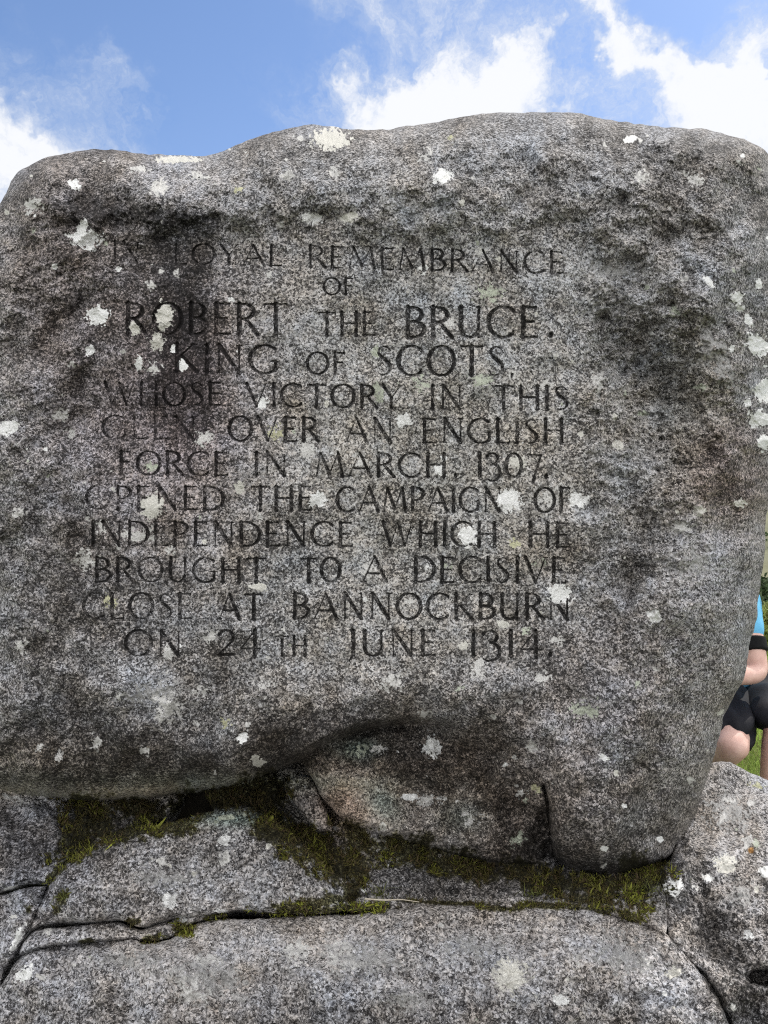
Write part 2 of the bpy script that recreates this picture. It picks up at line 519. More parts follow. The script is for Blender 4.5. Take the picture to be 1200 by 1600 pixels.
# lichen rosettes: x, y, rx, ry, rotation, kind  (w white, c cream, g greenish, y yellow, p pale thin crust, o orange)
LICHEN = [
    (132, 372, 26, 13, 5, 'w'), (128, 358, 9, 16, 5, 'w'), (143, 382, 9, 13, -20, 'w'), (516, 217, 32, 17, -4, 'c'), (690, 275, 16, 11, -8, 'w'),
    (545, 340, 17, 9, -22, 'c'), (488, 341, 18, 9, 4, 'w'), (152, 493, 19, 15, 0, 'w'), (257, 494, 15, 22, 18, 'c'), (246, 534, 13, 15, 0, 'c'),
    (210, 512, 11, 11, 30, 'c'), (765, 458, 24, 13, 0, 'g'), (768, 470, 12, 10, 0, 'g'), (12, 668, 17, 13, 0, 'w'), (631, 657, 12, 11, 0, 'w'),
    (796, 782, 19, 19, 10, 'w'), (905, 782, 17, 11, 10, 'w'), (856, 781, 20, 18, 0, 'p'), (731, 838, 15, 16, 0, 'w'), (810, 722, 12, 12, 0, 'c'),
    (687, 735, 9, 8, 0, 'w'), (563, 722, 11, 12, 0, 'p'), (497, 780, 14, 12, 0, 'w'), (577, 893, 18, 17, 0, 'p'), (875, 928, 19, 16, 0, 'w'),
    (403, 918, 16, 8, 0, 'c'), (237, 792, 16, 21, 5, 'c'), (375, 763, 9, 11, 0, 'c'), (262, 1108, 26, 24, 10, 'p'), (250, 1095, 16, 12, 0, 'p'),
    (612, 1064, 28, 16, -20, 'p'), (675, 1167, 14, 16, 0, 'w'), (664, 1114, 11, 12, -10, 'p'), (379, 1152, 8, 8, 0, 'w'), (404, 1190, 12, 9, 0, 'c'),
    (1107, 440, 13, 5, 40, 'w'), (1152, 468, 11, 13, 0, 'w'), (1158, 481, 9, 6, 0, 'w'), (1187, 540, 22, 16, 30, 'w'), (1198, 612, 18, 20, 0, 'w'),
    (1186, 655, 20, 15, 10, 'w'), (1194, 690, 8, 17, 0, 'w'), (1144, 544, 5, 6, 0, 'w'), (1186, 445, 6, 9, 0, 'w'), (1170, 500, 5, 12, -25, 'w'),
    (117, 288, 10, 8, 0, 'w'), (245, 293, 18, 13, 0, 'p'), (308, 275, 16, 9, 10, 'p'), (218, 263, 16, 6, 0, 'p'), (275, 249, 34, 6, 0, 'c'),
    (373, 298, 8, 8, 0, 'y'), (450, 278, 12, 8, 0, 'p'), (520, 268, 9, 9, 40, 'p'), (668, 240, 12, 14, 20, 'p'), (50, 322, 20, 12, 0, 'p'),
    (705, 213, 6, 8, 0, 'y'), (1003, 278, 14, 14, 0, 'p'), (1070, 435, 8, 8, 0, 'p'), (1088, 280, 20, 14, 0, 'p'), (985, 218, 10, 7, 0, 'w'),
    (965, 695, 10, 9, 0, 'c'), (1005, 645, 10, 7, 0, 'g'), (1095, 605, 12, 10, 0, 'g'), (1055, 485, 14, 8, 30, 'g'), (1025, 963, 13, 9, 10, 'w'),
    (1090, 797, 10, 10, 0, 'c'), (1155, 788, 10, 9, 0, 'c'), (1060, 825, 16, 12, 0, 'p'), (915, 1108, 24, 16, 0, 'g'), (845, 1060, 14, 10, 0, 'p'),
    (750, 1045, 14, 18, 0, 'p'), (785, 975, 10, 8, 0, 'c'), (725, 1010, 9, 7, 0, 'c'), (820, 985, 8, 8, 0, 'g'), (870, 1000, 12, 9, 0, 'p'),
    (430, 678, 14, 12, 0, 'y'), (234, 729, 12, 9, 0, 'g'), (169, 938, 11, 11, 0, 'y'), (318, 686, 16, 13, 0, 'p'), (135, 875, 22, 16, 20, 'p'),
    (160, 825, 12, 10, 0, 'p'), (215, 835, 26, 12, 0, 'p'), (268, 860, 12, 8, 0, 'p'), (262, 1022, 12, 10, 0, 'p'), (95, 648, 12, 9, 0, 'p'),
    (110, 678, 9, 10, 0, 'p'), (240, 575, 16, 9, 0, 'p'), (285, 570, 8, 9, 0, 'w'), (270, 545, 5, 7, 0, 'w'), (185, 420, 5, 5, 0, 'w'),
    (278, 425, 6, 7, 0, 'p'), (252, 424, 5, 6, 0, 'p'), (236, 444, 9, 8, 0, 'p'), (140, 548, 7, 8, 0, 'w'), (218, 568, 6, 12, 0, 'w'),
    (330, 995, 10, 12, 0, 'p'), (318, 1080, 12, 10, 0, 'p'), (152, 1160, 10, 14, 0, 'p'), (352, 1130, 7, 9, 0, 'y'), (225, 1172, 8, 7, 0, 'p'),
    (640, 940, 12, 12, 0, 'p'), (480, 700, 14, 18, 0, 'p'), (660, 600, 14, 16, 0, 'g'), (755, 595, 16, 12, 0, 'g'), (800, 585, 14, 10, 0, 'p'),
    (855, 600, 10, 9, 0, 'p'), (590, 612, 12, 14, 0, 'g'), (840, 880, 12, 10, 0, 'g'), (805, 850, 10, 8, 0, 'y'), (700, 505, 12, 10, 0, 'p'),
    (935, 600, 12, 20, 0, 'p'), (60, 1165, 8, 7, 0, 'p'), (640, 1245, 12, 6, 0, 'w'), (670, 1250, 24, 8, 0, 'p'), (740, 1280, 14, 9, -30, 'p'),
    (810, 1312, 14, 8, -30, 'g'), (840, 1232, 9, 8, 0, 'y'), (812, 1240, 14, 7, -20, 'p'), (790, 1195, 4, 4, 0, 'w'), (943, 1183, 8, 5, 20, 'w'),
    (943, 1326, 6, 4, 0, 'w'), (560, 1172, 22, 10, -20, 'g'), (590, 1170, 14, 9, 0, 'p'), (830, 1165, 8, 12, 0, 'p'), (768, 1120, 8, 6, 0, 'p'),
    (30, 800, 10, 8, 0, 'p'), (35, 1010, 14, 12, 0, 'p'), (415, 1070, 14, 10, 0, 'p'),
    # plinth stones
    (352, 1311, 14, 9, -25, 'w'), (352, 1338, 9, 14, 20, 'p'), (355, 1278, 38, 7, -12, 'g'), (385, 1273, 13, 5, 0, 'g'), (40, 1520, 18, 9, -40, 'w'),
    (28, 1466, 6, 30, 26, 'w'), (300, 1555, 26, 22, 0, 'p'), (330, 1500, 24, 10, 0, 'p'), (800, 1527, 30, 26, 0, 'c'), (876, 1563, 13, 10, 25, 'w'),
    (530, 1490, 20, 22, 0, 'p'), (465, 1485, 24, 18, 0, 'p'), (465, 1398, 4, 4, 0, 'w'), (345, 1425, 10, 5, 0, 'w'), (1055, 1385, 12, 14, 30, 'w'),
    (1037, 1383, 5, 12, -20, 'w'), (1106, 1371, 10, 6, 20, 'w'), (1174, 1328, 5, 6, 0, 'o'), (1181, 1319, 10, 7, 0, 'g'), (1135, 1352, 20, 15, 0, 'c'),
    (1176, 1254, 12, 7, 10, 'p'), (1138, 1252, 8, 5, 0, 'p'), (1185, 1228, 18, 6, 20, 'y'), (1195, 1362, 10, 8, 0, 'w'), (1170, 1460, 10, 8, 0, 'w'),
    (1050, 1520, 14, 10, 0, 'c'), (1010, 1500, 12, 10, 0, 'p'), (60, 1525, 12, 6, 0, 'p'), (250, 1345, 18, 10, 0, 'p'), (525, 1295, 8, 8, 0, 'p'),
    (330, 1530, 70, 40, 0, 'b'), (560, 1498, 90, 30, 5, 'b'), (980, 1495, 60, 36, 20, 'b'), (200, 1500, 50, 16, 0, 'b'), (740, 1480, 60, 22, 0, 'b'), (640, 1560, 50, 24, 0, 'b'),
    (1140, 1270, 40, 30, 0, 'b'), (1160, 1400, 30, 26, 0, 'b'), (260, 1370, 60, 18, 0, 'b'), (250, 1080, 60, 22, 0, 'b'), (1080, 880, 36, 30, 0, 'b'), (1120, 560, 26, 60, -30, 'b'), (950, 425, 50, 16, 0, 'b'),
    (20, 1247, 30, 6, 12, 'p'), (15, 1388, 14, 3, -20, 'w'), (500, 1362, 20, 6, -20, 'p'),
]
_r = np.random.default_rng(21)
for _ in range(330):                        # many small specks and thin crusts between the big ones
    px_, py_ = _r.uniform(-60, 1300), _r.uniform(190, 1700)
    s_ = _r.lognormal(1.05, 0.5)
    LICHEN.append((px_, py_, s_ * _r.uniform(.8, 1.5), s_ * _r.uniform(.8, 1.3), _r.uniform(0, 180), 'wpppppcg'[_r.integers(0, 8)]))
LC = {'w': (.76, .76, .75), 'c': (.60, .585, .535), 'g': (.46, .49, .40), 'y': (.47, .46, .30), 'p': (.56, .55, .53), 'o': (.46, .25, .09)}
LC['b'] = (.40, .395, .385)
LA = {'b': .56, 'w': 1.0, 'c': .9, 'g': .66, 'y': .66, 'p': .76, 'o': .9}
lich = np.zeros((NY, NX, 4), np.float32)
lich[..., :3] = LC['p']
for (cx, cy, rx, ry, rot, k) in LICHEN:
    rad = int(max(rx, ry) * 2.0 + 6)
    a0, a1 = max(0, int(cx - X0 - rad)), min(NX, int(cx - X0 + rad))
    b0, b1 = max(0, int(cy - Y0 - rad)), min(NY, int(cy - Y0 + rad))
    if a1 <= a0 or b1 <= b0:
        continue
    gx, gy = GX[b0:b1, a0:a1] - cx, GY[b0:b1, a0:a1] - cy
    c, s = math.cos(R(rot)), math.sin(R(rot))
    q = np.sqrt(((gx * c + gy * s) / rx) ** 2 + ((-gx * s + gy * c) / ry) ** 2)
    soft = .30 if k in 'wco' else .55
    m = 1.0 - q + soft * (.42 * N_edge[b0:b1, a0:a1] + .62 * N_fine[b0:b1, a0:a1])
    al = sstep(m, -.02, .16 if k in 'wco' else .5) * LA[k]
    L = lich[b0:b1, a0:a1]
    up = al > L[..., 3]
    L[..., :3][up] = LC[k]
    L[..., 3] = np.maximum(L[..., 3], al)

# moss: x, y, rx, ry, rot, brightness
MOSS = [
    (150, 1285, 46, 22, 10, .25), (120, 1315, 40, 18, -38, .5), (95, 1356, 34, 5, -42, 1.0), (205, 1300, 46, 10, -14, .7), (265, 1290, 60, 12, -4, .45),
    (215, 1262, 40, 10, 0, .15), (330, 1252, 80, 14, -8, .08), (300, 1265, 40, 8, 0, .1), (425, 1290, 26, 22, 30, .35), (455, 1308, 34, 18, 30, .3), (410, 1240, 40, 22, -20, .1),
    (500, 1330, 40, 20, 40, .3), (545, 1350, 30, 24, 60, .25), (548, 1395, 14, 14, 0, .12), (560, 1310, 40, 14, 30, .25), (640, 1330, 56, 16, 12, .35), (700, 1348, 50, 16, 10, .35),
    (690, 1352, 26, 12, 10, .5), (745, 1362, 46, 12, 10, .25), (810, 1362, 50, 14, 0, .3), (835, 1378, 30, 14, 0, .4), (880, 1380, 50, 14, 0, .3), (960, 1380, 60, 12, -6, .4), (1000, 1378, 36, 22, -10, .55),
    (930, 1390, 40, 14, 0, .35), (1022, 1372, 14, 20, 20, .45), (920, 1405, 40, 8, 10, .25),
    (540, 1420, 62, 6, -1, .95), (470, 1420, 46, 7, 0, .6), (400, 1429, 46, 4, 0, .75), (510, 1408, 50, 7, -10, .25), (345, 1432, 20, 4, -8, .8), (291, 1451, 15, 7, -20, .55),
    (238, 1467, 16, 6, 0, .5), (210, 1440, 10, 4, 0, .2), (135, 1470, 18, 3, 0, .25), (785, 1420, 34, 4, 3, .7), (860, 1416, 60, 4, 2, .45), (945, 1420, 20, 5, 10, .6), (980, 1430, 24, 4, 20, .3),
    (97, 1408, 10, 7, -60, .3), (90, 1420, 6, 6, 0, .2), (45, 1421, 5, 6, 0, .2), (700, 1411, 60, 2.5, 2, .3),
]
moss = np.zeros((NY, NX), np.float32)
mossb = np.zeros((NY, NX), np.float32)
for (cx, cy, rx, ry, rot, b) in MOSS:
    ry *= 1.45 if cy < 1400 else 1.3
    rx *= 1.1
    c, s = math.cos(R(rot)), math.sin(R(rot))
    gx, gy = GX - cx, GY - cy
    q = np.sqrt(((gx * c + gy * s) / rx) ** 2 + ((-gx * s + gy * c) / ry) ** 2)
    m = sstep(1.25 - q + .22 * N_edge + .16 * N_mid, 0.0, .55)
    mossb = np.where(m > moss, b, mossb)
    moss = np.maximum(moss, m)

# ------------------------------------------------------------------ lettering (own roman capitals, cut as V grooves)
TK, TH = .150, .080


def Ls(x0, y0, x1, y1, w0, w1=None):
    return [(x0, y0, w0), (x1, y1, w1 if w1 is not None else w0)]


def Ar(cx, cy, rx, ry, a0, a1, k=1.0, lo=TH, hi=TK):
    out = []
    n = max(6, int(abs(a1 - a0) / 10))
    for i in range(n + 1):
        a = R(a0 + (a1 - a0) * i / n)
        out.append((cx + rx * math.cos(a), cy + ry * math.sin(a), (lo + (hi - lo) * abs(math.cos(a)) ** 1.4) * k))
    return out


def stem(x, y0=0.0, y1=1.0, w=TK, ser=.085):
    return [Ls(x, y0, x, y1, w * .95), Ls(x - ser, y0 + .02, x + ser, y0 + .02, .05), Ls(x - ser, y1 - .02, x + ser, y1 - .02, .05)]


def ser(x, y, r=.08):
    return Ls(x - r, y, x + r, y, .05)


G = {
    'A': (.80, [Ls(.02, 0, .40, 1.0, .06, .05), Ls(.40, 1.0, .78, 0, .11, TK), Ls(.17, .34, .63, .34, TH), ser(.03, .02), ser(.78, .02)]),
    'B': (.56, stem(.08) + [Ar(.20, .745, .27, .235, 90, -90), Ar(.20, .265, .35, .26, 90, -90), Ls(.08, .98, .2, .98, TH), Ls(.08, .51, .2, .51, TH), Ls(.08, .01, .2, .01, TH)]),
    'C': (.76, [Ar(.44, .5, .42, .5, 48, 312), Ls(.74, .80, .72, .92, .07, .03), Ls(.74, .20, .72, .08, .06, .03)]),
    'D': (.74, stem(.08) + [Ar(.24, .5, .48, .49, 90, -90), Ls(.08, .99, .25, .99, TH), Ls(.08, .01, .25, .01, TH)]),
    'E': (.50, stem(.08) + [Ls(.08, .98, .45, .98, TH), Ls(.08, .52, .38, .52, TH), Ls(.08, .02, .48, .02, TH), Ls(.45, .98, .45, .88, .06, .03), Ls(.48, .02, .49, .13, .06, .03)]),
    'F': (.46, stem(.08) + [Ls(.08, .98, .44, .98, TH), Ls(.08, .54, .37, .54, TH), Ls(.44, .98, .44, .88, .06, .03)]),
    'G': (.80, [Ar(.44, .5, .42, .5, 48, 318), Ls(.74, .10, .74, .44, .11), Ls(.60, .44, .82, .44, .05)]),
    'H': (.72, stem(.08) + stem(.64) + [Ls(.08, .52, .64, .52, TH)]),
    'I': (.16, stem(.08)),
    'J': (.34, [Ls(.24, 1.0, .24, .05, TK), Ls(.24, .05, .10, -.24, .10, .03), ser(.24, .98)]),
    'K': (.66, stem(.08) + [Ls(.10, .46, .54, 1.0, .06), Ls(.20, .58, .64, 0, .10, TK), ser(.55, .98)]),
    'L': (.50, stem(.08) + [Ls(.08, .02, .47, .02, TH), Ls(.47, .02, .49, .13, .06, .03)]),
    'M': (.98, [Ls(.04, 0, .18, 1.0, .06), Ls(.18, 1.0, .49, .12, .11, TK), Ls(.49, .12, .80, 1.0, .06), Ls(.80, 1.0, .94, 0, .12, TK), ser(.04, .02), ser(.94, .02)]),
    'N': (.76, [Ls(.10, 0, .10, 1.0, .07), Ls(.10, 1.0, .66, .0, TK), Ls(.66, 0.0, .66, 1.0, .07), ser(.10, .02), ser(.66, .98), ser(.06, .98, .05)]),
    'O': (.86, [Ar(.43, .5, .40, .5, 0, 360)]),
    'P': (.54, stem(.08) + [Ar(.20, .73, .31, .25, 90, -90), Ls(.08, .98, .2, .98, TH), Ls(.08, .48, .2, .48, TH)]),
    'R': (.62, stem(.08) + [Ar(.20, .74, .29, .24, 90, -90), Ls(.08, .98, .2, .98, TH), Ls(.08, .50, .22, .50, TH), Ls(.26, .50, .62, 0, .11, TK)]),
    'S': (.50, [[(.43, .84, .05), (.34, .96, .055), (.22, .985, .06), (.09, .90, .085), (.07, .76, .11), (.16, .62, .135), (.30, .50, .14), (.42, .36, .125),
                (.44, .20, .10), (.34, .06, .07), (.20, .01, .06), (.08, .06, .05), (.04, .18, .04)]]),
    'T': (.70, stem(.35) + [Ls(.02, .98, .68, .98, TH), Ls(.02, .98, .03, .88, .06, .03), Ls(.68, .98, .67, .88, .06, .03)]),
    'U': (.70, [Ls(.09, 1.0, .09, .32, TK), Ar(.34, .30, .25, .29, 180, 350), Ls(.60, 0.0, .60, 1.0, .085), ser(.09, .98), ser(.60, .98), ser(.64, .02, .05)]),
    'V': (.76, [Ls(.04, 1.0, .39, 0, TK, .11), Ls(.39, 0, .73, 1.0, .055), ser(.05, .98), ser(.73, .98)]),
    'W': (1.14, [Ls(.04, 1.0, .30, 0, TK, .10), Ls(.30, 0, .57, .96, .055), Ls(.57, .96, .83, 0, TK, .10), Ls(.83, 0, 1.10, 1.0, .055), ser(.05, .98), ser(1.1, .98), ser(.57, .98)]),
    'Y': (.70, stem(.35, 0, .48) [:2] + [Ls(.04, 1.0, .35, .46, TK, .11), Ls(.35, .46, .66, 1.0, .055), ser(.05, .98), ser(.66, .98)]),
    '1': (.24, [Ls(.14, 1.0, .14, 0, TK), Ls(.14, 1.0, .02, .86, .06, .04), ser(.14, .02)]),
    '2': (.56, [Ar(.27, .72, .23, .27, 160, -30), Ls(.47, .58, .03, .04, .10, .06), Ls(.03, .03, .54, .05, .11)]),
    '3': (.52, [Ar(.21, .76, .21, .23, 155, -75), Ar(.20, .18, .30, .36, 88, -105), Ls(.13, -.17, .01, -.10, .07, .05)]),
    '4': (.66, [Ls(.46, 1.0, .46, -.06, TK), Ls(.46, 1.0, .02, .28, .06), Ls(.02, .27, .64, .27, .075)]),
    '7': (.56, [Ls(.04, .95, .54, .95, .08), Ls(.54, .95, .24, -.18, .08, TK), Ls(.05, .97, .04, .86, .06, .03)]),
    '0': (.66, [Ar(.33, .5, .29, .5, 0, 360)]),
    '.': (.14, [Ls(.07, .05, .08, .10, .17)]),
    ',': (.14, [Ls(.07, .06, .04, -.12, .10, .04)]),
}
LINES = [  # words: text, x0, x1, baseline, cap height, baseline at the right end
    ("IN LOYAL REMEMBRANCE", [("IN", 177, 219, 409, 33, 411), ("LOYAL", 272, 441, 413, 32, 416), ("REMEMBRANCE", 482, 880, 418, 34, 428)]),
    ("OF", [("OF", 505, 552, 460, 26, 461)]),
    ("ROBERT THE BRUCE", [("ROBERT", 196, 450, 522, 49, 523), ("THE", 497, 586, 525, 37, 525), ("BRUCE", 633, 840, 527, 48, 527), (".", 857, 864, 527, 48, 527)]),
    ("KING OF SCOTS", [("KING", 272, 434, 581, 44, 584), ("OF", 479, 539, 585, 34, 585), ("SCOTS", 588, 788, 587, 46, 587), (",", 797, 804, 587, 46, 587)]),
    ("WHOSE VICTORY IN THIS", [("WHOSE", 163, 346, 633, 36, 634), ("VICTORY", 384, 627, 635, 36, 638), ("IN", 672, 723, 639, 37, 639), ("THIS", 771, 889, 640, 37, 641)]),
    ("GLEN OVER AN ENGLISH", [("GLEN", 160, 307, 686, 36, 687), ("OVER", 357, 498, 689, 38, 690), ("AN", 540, 614, 691, 38, 692), ("ENGLISH", 660, 881, 692, 38, 693)]),
    ("FORCE IN MARCH 1307", [("FORCE", 186, 356, 742, 37, 743), ("IN", 397, 449, 743, 37, 744), ("MARCH", 493, 697, 745, 37, 745), (".", 708, 715, 745, 37, 745),
                             ("1307", 744, 846, 745, 37, 746), (".", 850, 856, 747, 37, 747)]),
    ("OPENED THE CAMPAIGN OF", [("OPENED", 134, 350, 796, 37, 797), ("THE", 392, 487, 798, 38, 798), ("CAMPAIGN", 526, 784, 799, 38, 800), ("OF", 835, 891, 800, 38, 800)]),
    ("INDEPENDENCE WHICH HE", [("INDEPENDENCE", 142, 551, 853, 38, 854), ("WHICH", 597, 776, 853, 38, 854), ("HE", 825, 891, 854, 38, 855)]),
    ("BROUGHT TO A DECISIVE", [("BROUGHT", 148, 416, 909, 38, 910), ("TO", 470, 532, 910, 38, 910), ("A", 566, 605, 910, 40, 910), ("DECISIVE", 646, 884, 910, 40, 911)]),
    ("CLOSE AT BANNOCKBURN", [("CLOSE", 130, 300, 967, 40, 967), ("AT", 342, 411, 968, 40, 968), ("BANNOCKBURN", 457, 891, 967, 40, 968)]),
    ("ON 24TH JUNE 1314", [("ON", 195, 284, 1025, 40, 1025), ("24", 340, 408, 1025, 40, 1025), ("TH", 430, 479, 1025, 31, 1025), ("JUNE", 540, 682, 1025, 40, 1025),
                           ("1314", 732, 848, 1025, 40, 1026), (".", 856, 863, 1026, 40, 1026)]),
]
LX0, LY0, LS = 100, 350, 2
LNX, LNY = (940 - LX0) * LS, (1070 - LY0) * LS
groove = np.zeros((LNY, LNX), np.float32)
gline = np.zeros((LNY, LNX), np.int8)


def cut(poly, line):
    for (xa, ya, wa), (xb, yb, wb) in zip(poly[:-1], poly[1:]):
        m = max(wa, wb) / 2 + 1
        i0 = max(0, int((min(xa, xb) - m - LX0) * LS))
        i1 = min(LNX, int((max(xa, xb) + m - LX0) * LS) + 2)
        j0 = max(0, int((min(ya, yb) - m - LY0) * LS))
        j1 = min(LNY, int((max(ya, yb) + m - LY0) * LS) + 2)
        if i1 <= i0 or j1 <= j0:
            continue
        A, B = np.meshgrid(LX0 + np.arange(i0, i1) / LS, LY0 + np.arange(j0, j1) / LS)
        vx, vy = xb - xa, yb - ya
        tt = np.clip(((A - xa) * vx + (B - ya) * vy) / (vx * vx + vy * vy + 1e-9), 0, 1)
        d = (wa + (wb - wa) * tt) / 2 - np.hypot(A - xa - tt * vx, B - ya - tt * vy)
        g = groove[j0:j1, i0:i1]
        gl = gline[j0:j1, i0:i1]
        up = d > g
        g[up] = d[up]
        gl[up] = line


WORDS = []
for li, (_, words) in enumerate(LINES):
    for (txt, x0, x1, yb, h, yb2) in words:
        if len(txt) == 1 and not txt.isalpha():
            WORDS[-1] += txt
        else:
            WORDS.append(txt)
        gap = .17
        tot = sum(G[c][0] for c in txt) + gap * (len(txt) - 1)
        sx = (x1 - x0) / tot
        x = x0
        for ci, ch in enumerate(txt):
            wd, strokes = G[ch]
            jit = random.uniform(-.6, .6)
            rot = random.uniform(-.012, .012)
            for st in strokes:
                pts = []
                for (u, v, w) in st:
                    X = x + u * sx + rot * v * h
                    base = yb + (yb2 - yb) * (X - x0) / max(1, x1 - x0)
                    pts.append((X, base - v * h + jit, max(1.6, w * h * 1.08)))
                cut(pts, len(WORDS))
            x += (wd + gap) * sx
# wear: thin strokes fade first, most of all in the lichen-grown left of the panel
LGX, LGY = np.meshgrid(LX0 + np.arange(LNX) / LS, LY0 + np.arange(LNY) / LS)
LGX, LGY = LGX.astype(np.float32), LGY.astype(np.float32)
fade = .0 + .18 * samp(N_small, LGX, LGY) + .2 * samp(N_patch2, LGX, LGY)
fade += .34 * sstep(LGX, 370, 270) * (.75 + .6 * samp(N_mid, LGX, LGY)) + .30 * sstep(LGY, 440, 400) + .0 * LGX
groove_w = np.maximum(0, groove - np.clip(fade, 0, 1.4) * (groove > 0))
groove_w *= 1 - .15 * sstep(LGX, 350, 250) * np.clip(.75 + .5 * samp(N_mid, LGX, LGY), 0, 1.3) * sstep(LGY, 1100, 700)
groove_w = groove_w + .9 * sstep(groove_w, 0, .7)
_lm = samp(lich[..., 3], LGX, LGY)
_over = np.zeros_like(groove)
for (cx, cy, rr) in [(796, 782, 19), (875, 927, 17), (257, 494, 17), (246, 534, 12), (731, 838, 15), (210, 514, 9), (905, 782, 14), (237, 792, 14)]:
    _over = np.maximum(_over, sstep(rr - np.hypot(LGX - cx, LGY - cy) + 2 * samp(N_fine, LGX, LGY), -1, 3))
groove_w *= 1 - .95 * _over          # lichen has grown over some letters


def lsamp(a, px, py, nearest=False):
    u = (px - LX0) * LS
    v = (py - LY0) * LS
    ok = (u > 1) & (u < LNX - 2) & (v > 1) & (v < LNY - 2)
    u = np.clip(u, 0, LNX - 1.01)
    v = np.clip(v, 0, LNY - 1.01)
    if nearest:
        return np.where(ok, a[np.round(v).astype(int), np.round(u).astype(int)], 0)
    i, j = u.astype(int), v.astype(int)
    fu, fv = u - i, v - j
    r = a[j, i] * (1 - fu) * (1 - fv) + a[j, i + 1] * fu * (1 - fv) + a[j + 1, i] * (1 - fu) * fv + a[j + 1, i + 1] * fu * fv
    return np.where(ok, r, 0)


# ------------------------------------------------------------------ granite
def granite(name, bias=0.0, scale=185.0, dim=1.0, groove=False):
    m = bpy.data.materials.new(name)
    m.use_nodes = True
    t = NT(m.node_tree)
    t.n.clear()
    out = t.n.new('ShaderNodeOutputMaterial')
    p = t.n.new('ShaderNodeBsdfPrincipled')
    t.l.new(p.outputs[0], out.inputs[0])
    p.inputs['Roughness'].default_value = .86
    p.inputs['Specular IOR Level'].default_value = .14
    co = t.n.new('ShaderNodeTexCoord').outputs['Object']
    at = t.n.new('ShaderNodeAttribute')
    at.attribute_name = 'tint'
    al = t.n.new('ShaderNodeAttribute')
    al.attribute_name = 'lichen'
    wob = t.v('SCALE', t.v('SUBTRACT', t.noise(co, scale * 1.1, 2, .6, col=True), (.5, .5, .5)), .0085)
    cw = t.v('ADD', co, wob)
    vo = t.n.new('ShaderNodeTexVoronoi')
    vo.feature = 'F1'
    vo.inputs['Scale'].default_value = scale
    t.l.new(cw, vo.inputs['Vector'])
    sep = t.n.new('ShaderNodeSeparateColor')
    t.l.new(vo.outputs['Color'], sep.inputs[0])
    vo2 = t.n.new('ShaderNodeTexVoronoi')
    vo2.feature = 'F1'
    vo2.inputs['Scale'].default_value = scale * 2.1
    t.l.new(cw, vo2.inputs['Vector'])
    sep2 = t.n.new('ShaderNodeSeparateColor')
    t.l.new(vo2.outputs['Color'], sep2.inputs[0])
    cl = t.noise(co, scale * .22, 4, .6)
    fine = t.noise(co, scale * 3.0, 2, .6)
    g = t.m('ADD', t.m('MULTIPLY', sep.outputs[0], .66), t.m('MULTIPLY', sep2.outputs[0], .40))
    g = t.m('ADD', g, t.m('MULTIPLY', t.m('SUBTRACT', cl, .5), .42))
    g = t.m('ADD', g, t.m('MULTIPLY', t.m('SUBTRACT', fine, .5), .35))
    patch = t.noise(co, 5.5, 6, .62)
    g = t.m('ADD', g, t.m('MULTIPLY', t.m('SUBTRACT', patch, .5), .24))
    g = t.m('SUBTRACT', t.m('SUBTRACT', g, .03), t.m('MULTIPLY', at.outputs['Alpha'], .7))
    g = t.m('ADD', g, bias, clamp=True)
    k = dim
    c = t.ramp(g, [(.0, (.022 * k, .0215 * k, .0215 * k)), (.32, (.042 * k, .041 * k, .041 * k)), (.44, (.082 * k, .081 * k, .081 * k)), (.54, (.145 * k, .143 * k, .142 * k)),
                   (.66, (.29 * k, .288 * k, .285 * k)), (.82, (.43 * k, .428 * k, .425 * k)), (1.0, (.56 * k, .56 * k, .555 * k))])
    # faint pink and ochre feldspar grains
    hue = t.ramp(sep.outputs[1], [(0, (1.0, .985, .965)), (.5, (1, 1, 1)), (.8, (.97, .985, 1.02)), (1, (1.04, .995, .96))])
    c = t.mix(1.0, c, hue, 'MULTIPLY')
    # algae and painted shade: darkens crystal and crust alike where the field is high
    darkening = t.smooth(at.outputs['Alpha'], .02, .42, 1.0, .60)
    c = t.mix(1.0, c, darkening, 'MULTIPLY')
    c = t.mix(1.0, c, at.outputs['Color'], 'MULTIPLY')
    mott = t.noise(co, 420, 3, .7)
    la = al.outputs['Alpha']
    lm = t.smooth(t.m('ADD', la, t.m('MULTIPLY', t.m('SUBTRACT', t.noise(co, 300, 4, .75), .5), 1.25)), .30, .66)
    lm = t.m('MULTIPLY', lm, t.smooth(la, .05, .3))
    lc = t.mix(1.0, al.outputs['Color'], t.ramp(mott, [(.30, .42), (.50, .95), (.72, 1.15)]), 'MULTIPLY')
    c = t.mix(t.m('MULTIPLY', lm, .96), c, lc)
    t.l.new(c, p.inputs['Base Color'])
    h = t.m('ADD', t.m('MULTIPLY', t.noise(co, scale * 1.3, 4, .65), 1.0), t.m('MULTIPLY', sep2.outputs[1], .35))
    h = t.m('ADD', h, t.m('MULTIPLY', lm, .35))
    b = t.n.new('ShaderNodeBump')
    b.inputs['Strength'].default_value = .75
    b.inputs['Distance'].default_value = .0032
    t.l.new(h, b.inputs['Height'])
    t.l.new(b.outputs[0], p.inputs['Normal'])
    return m


M_gran = granite("weathered_granite", scale=235, bias=.085)
M_cut = granite("grime_shade_lettering", bias=-.25, dim=.80)  # darker granite for the cuts: grime plus groove shade in one colour
M_base = granite("plinth_granite", bias=.150, scale=205)


# ------------------------------------------------------------------ stones built over a four-sided patch, closed behind
def spaced(n_px, step, edge=22.0, ne=22):
    """0..1 parameter, dense near both ends where the stone rolls away"""
    e = edge * (np.arange(ne) / ne) ** 2
    mid = np.linspace(edge, n_px - edge, max(4, int((n_px - 2 * edge) / step)))
    return np.concatenate([e, mid, n_px - e[::-1]]) / n_px


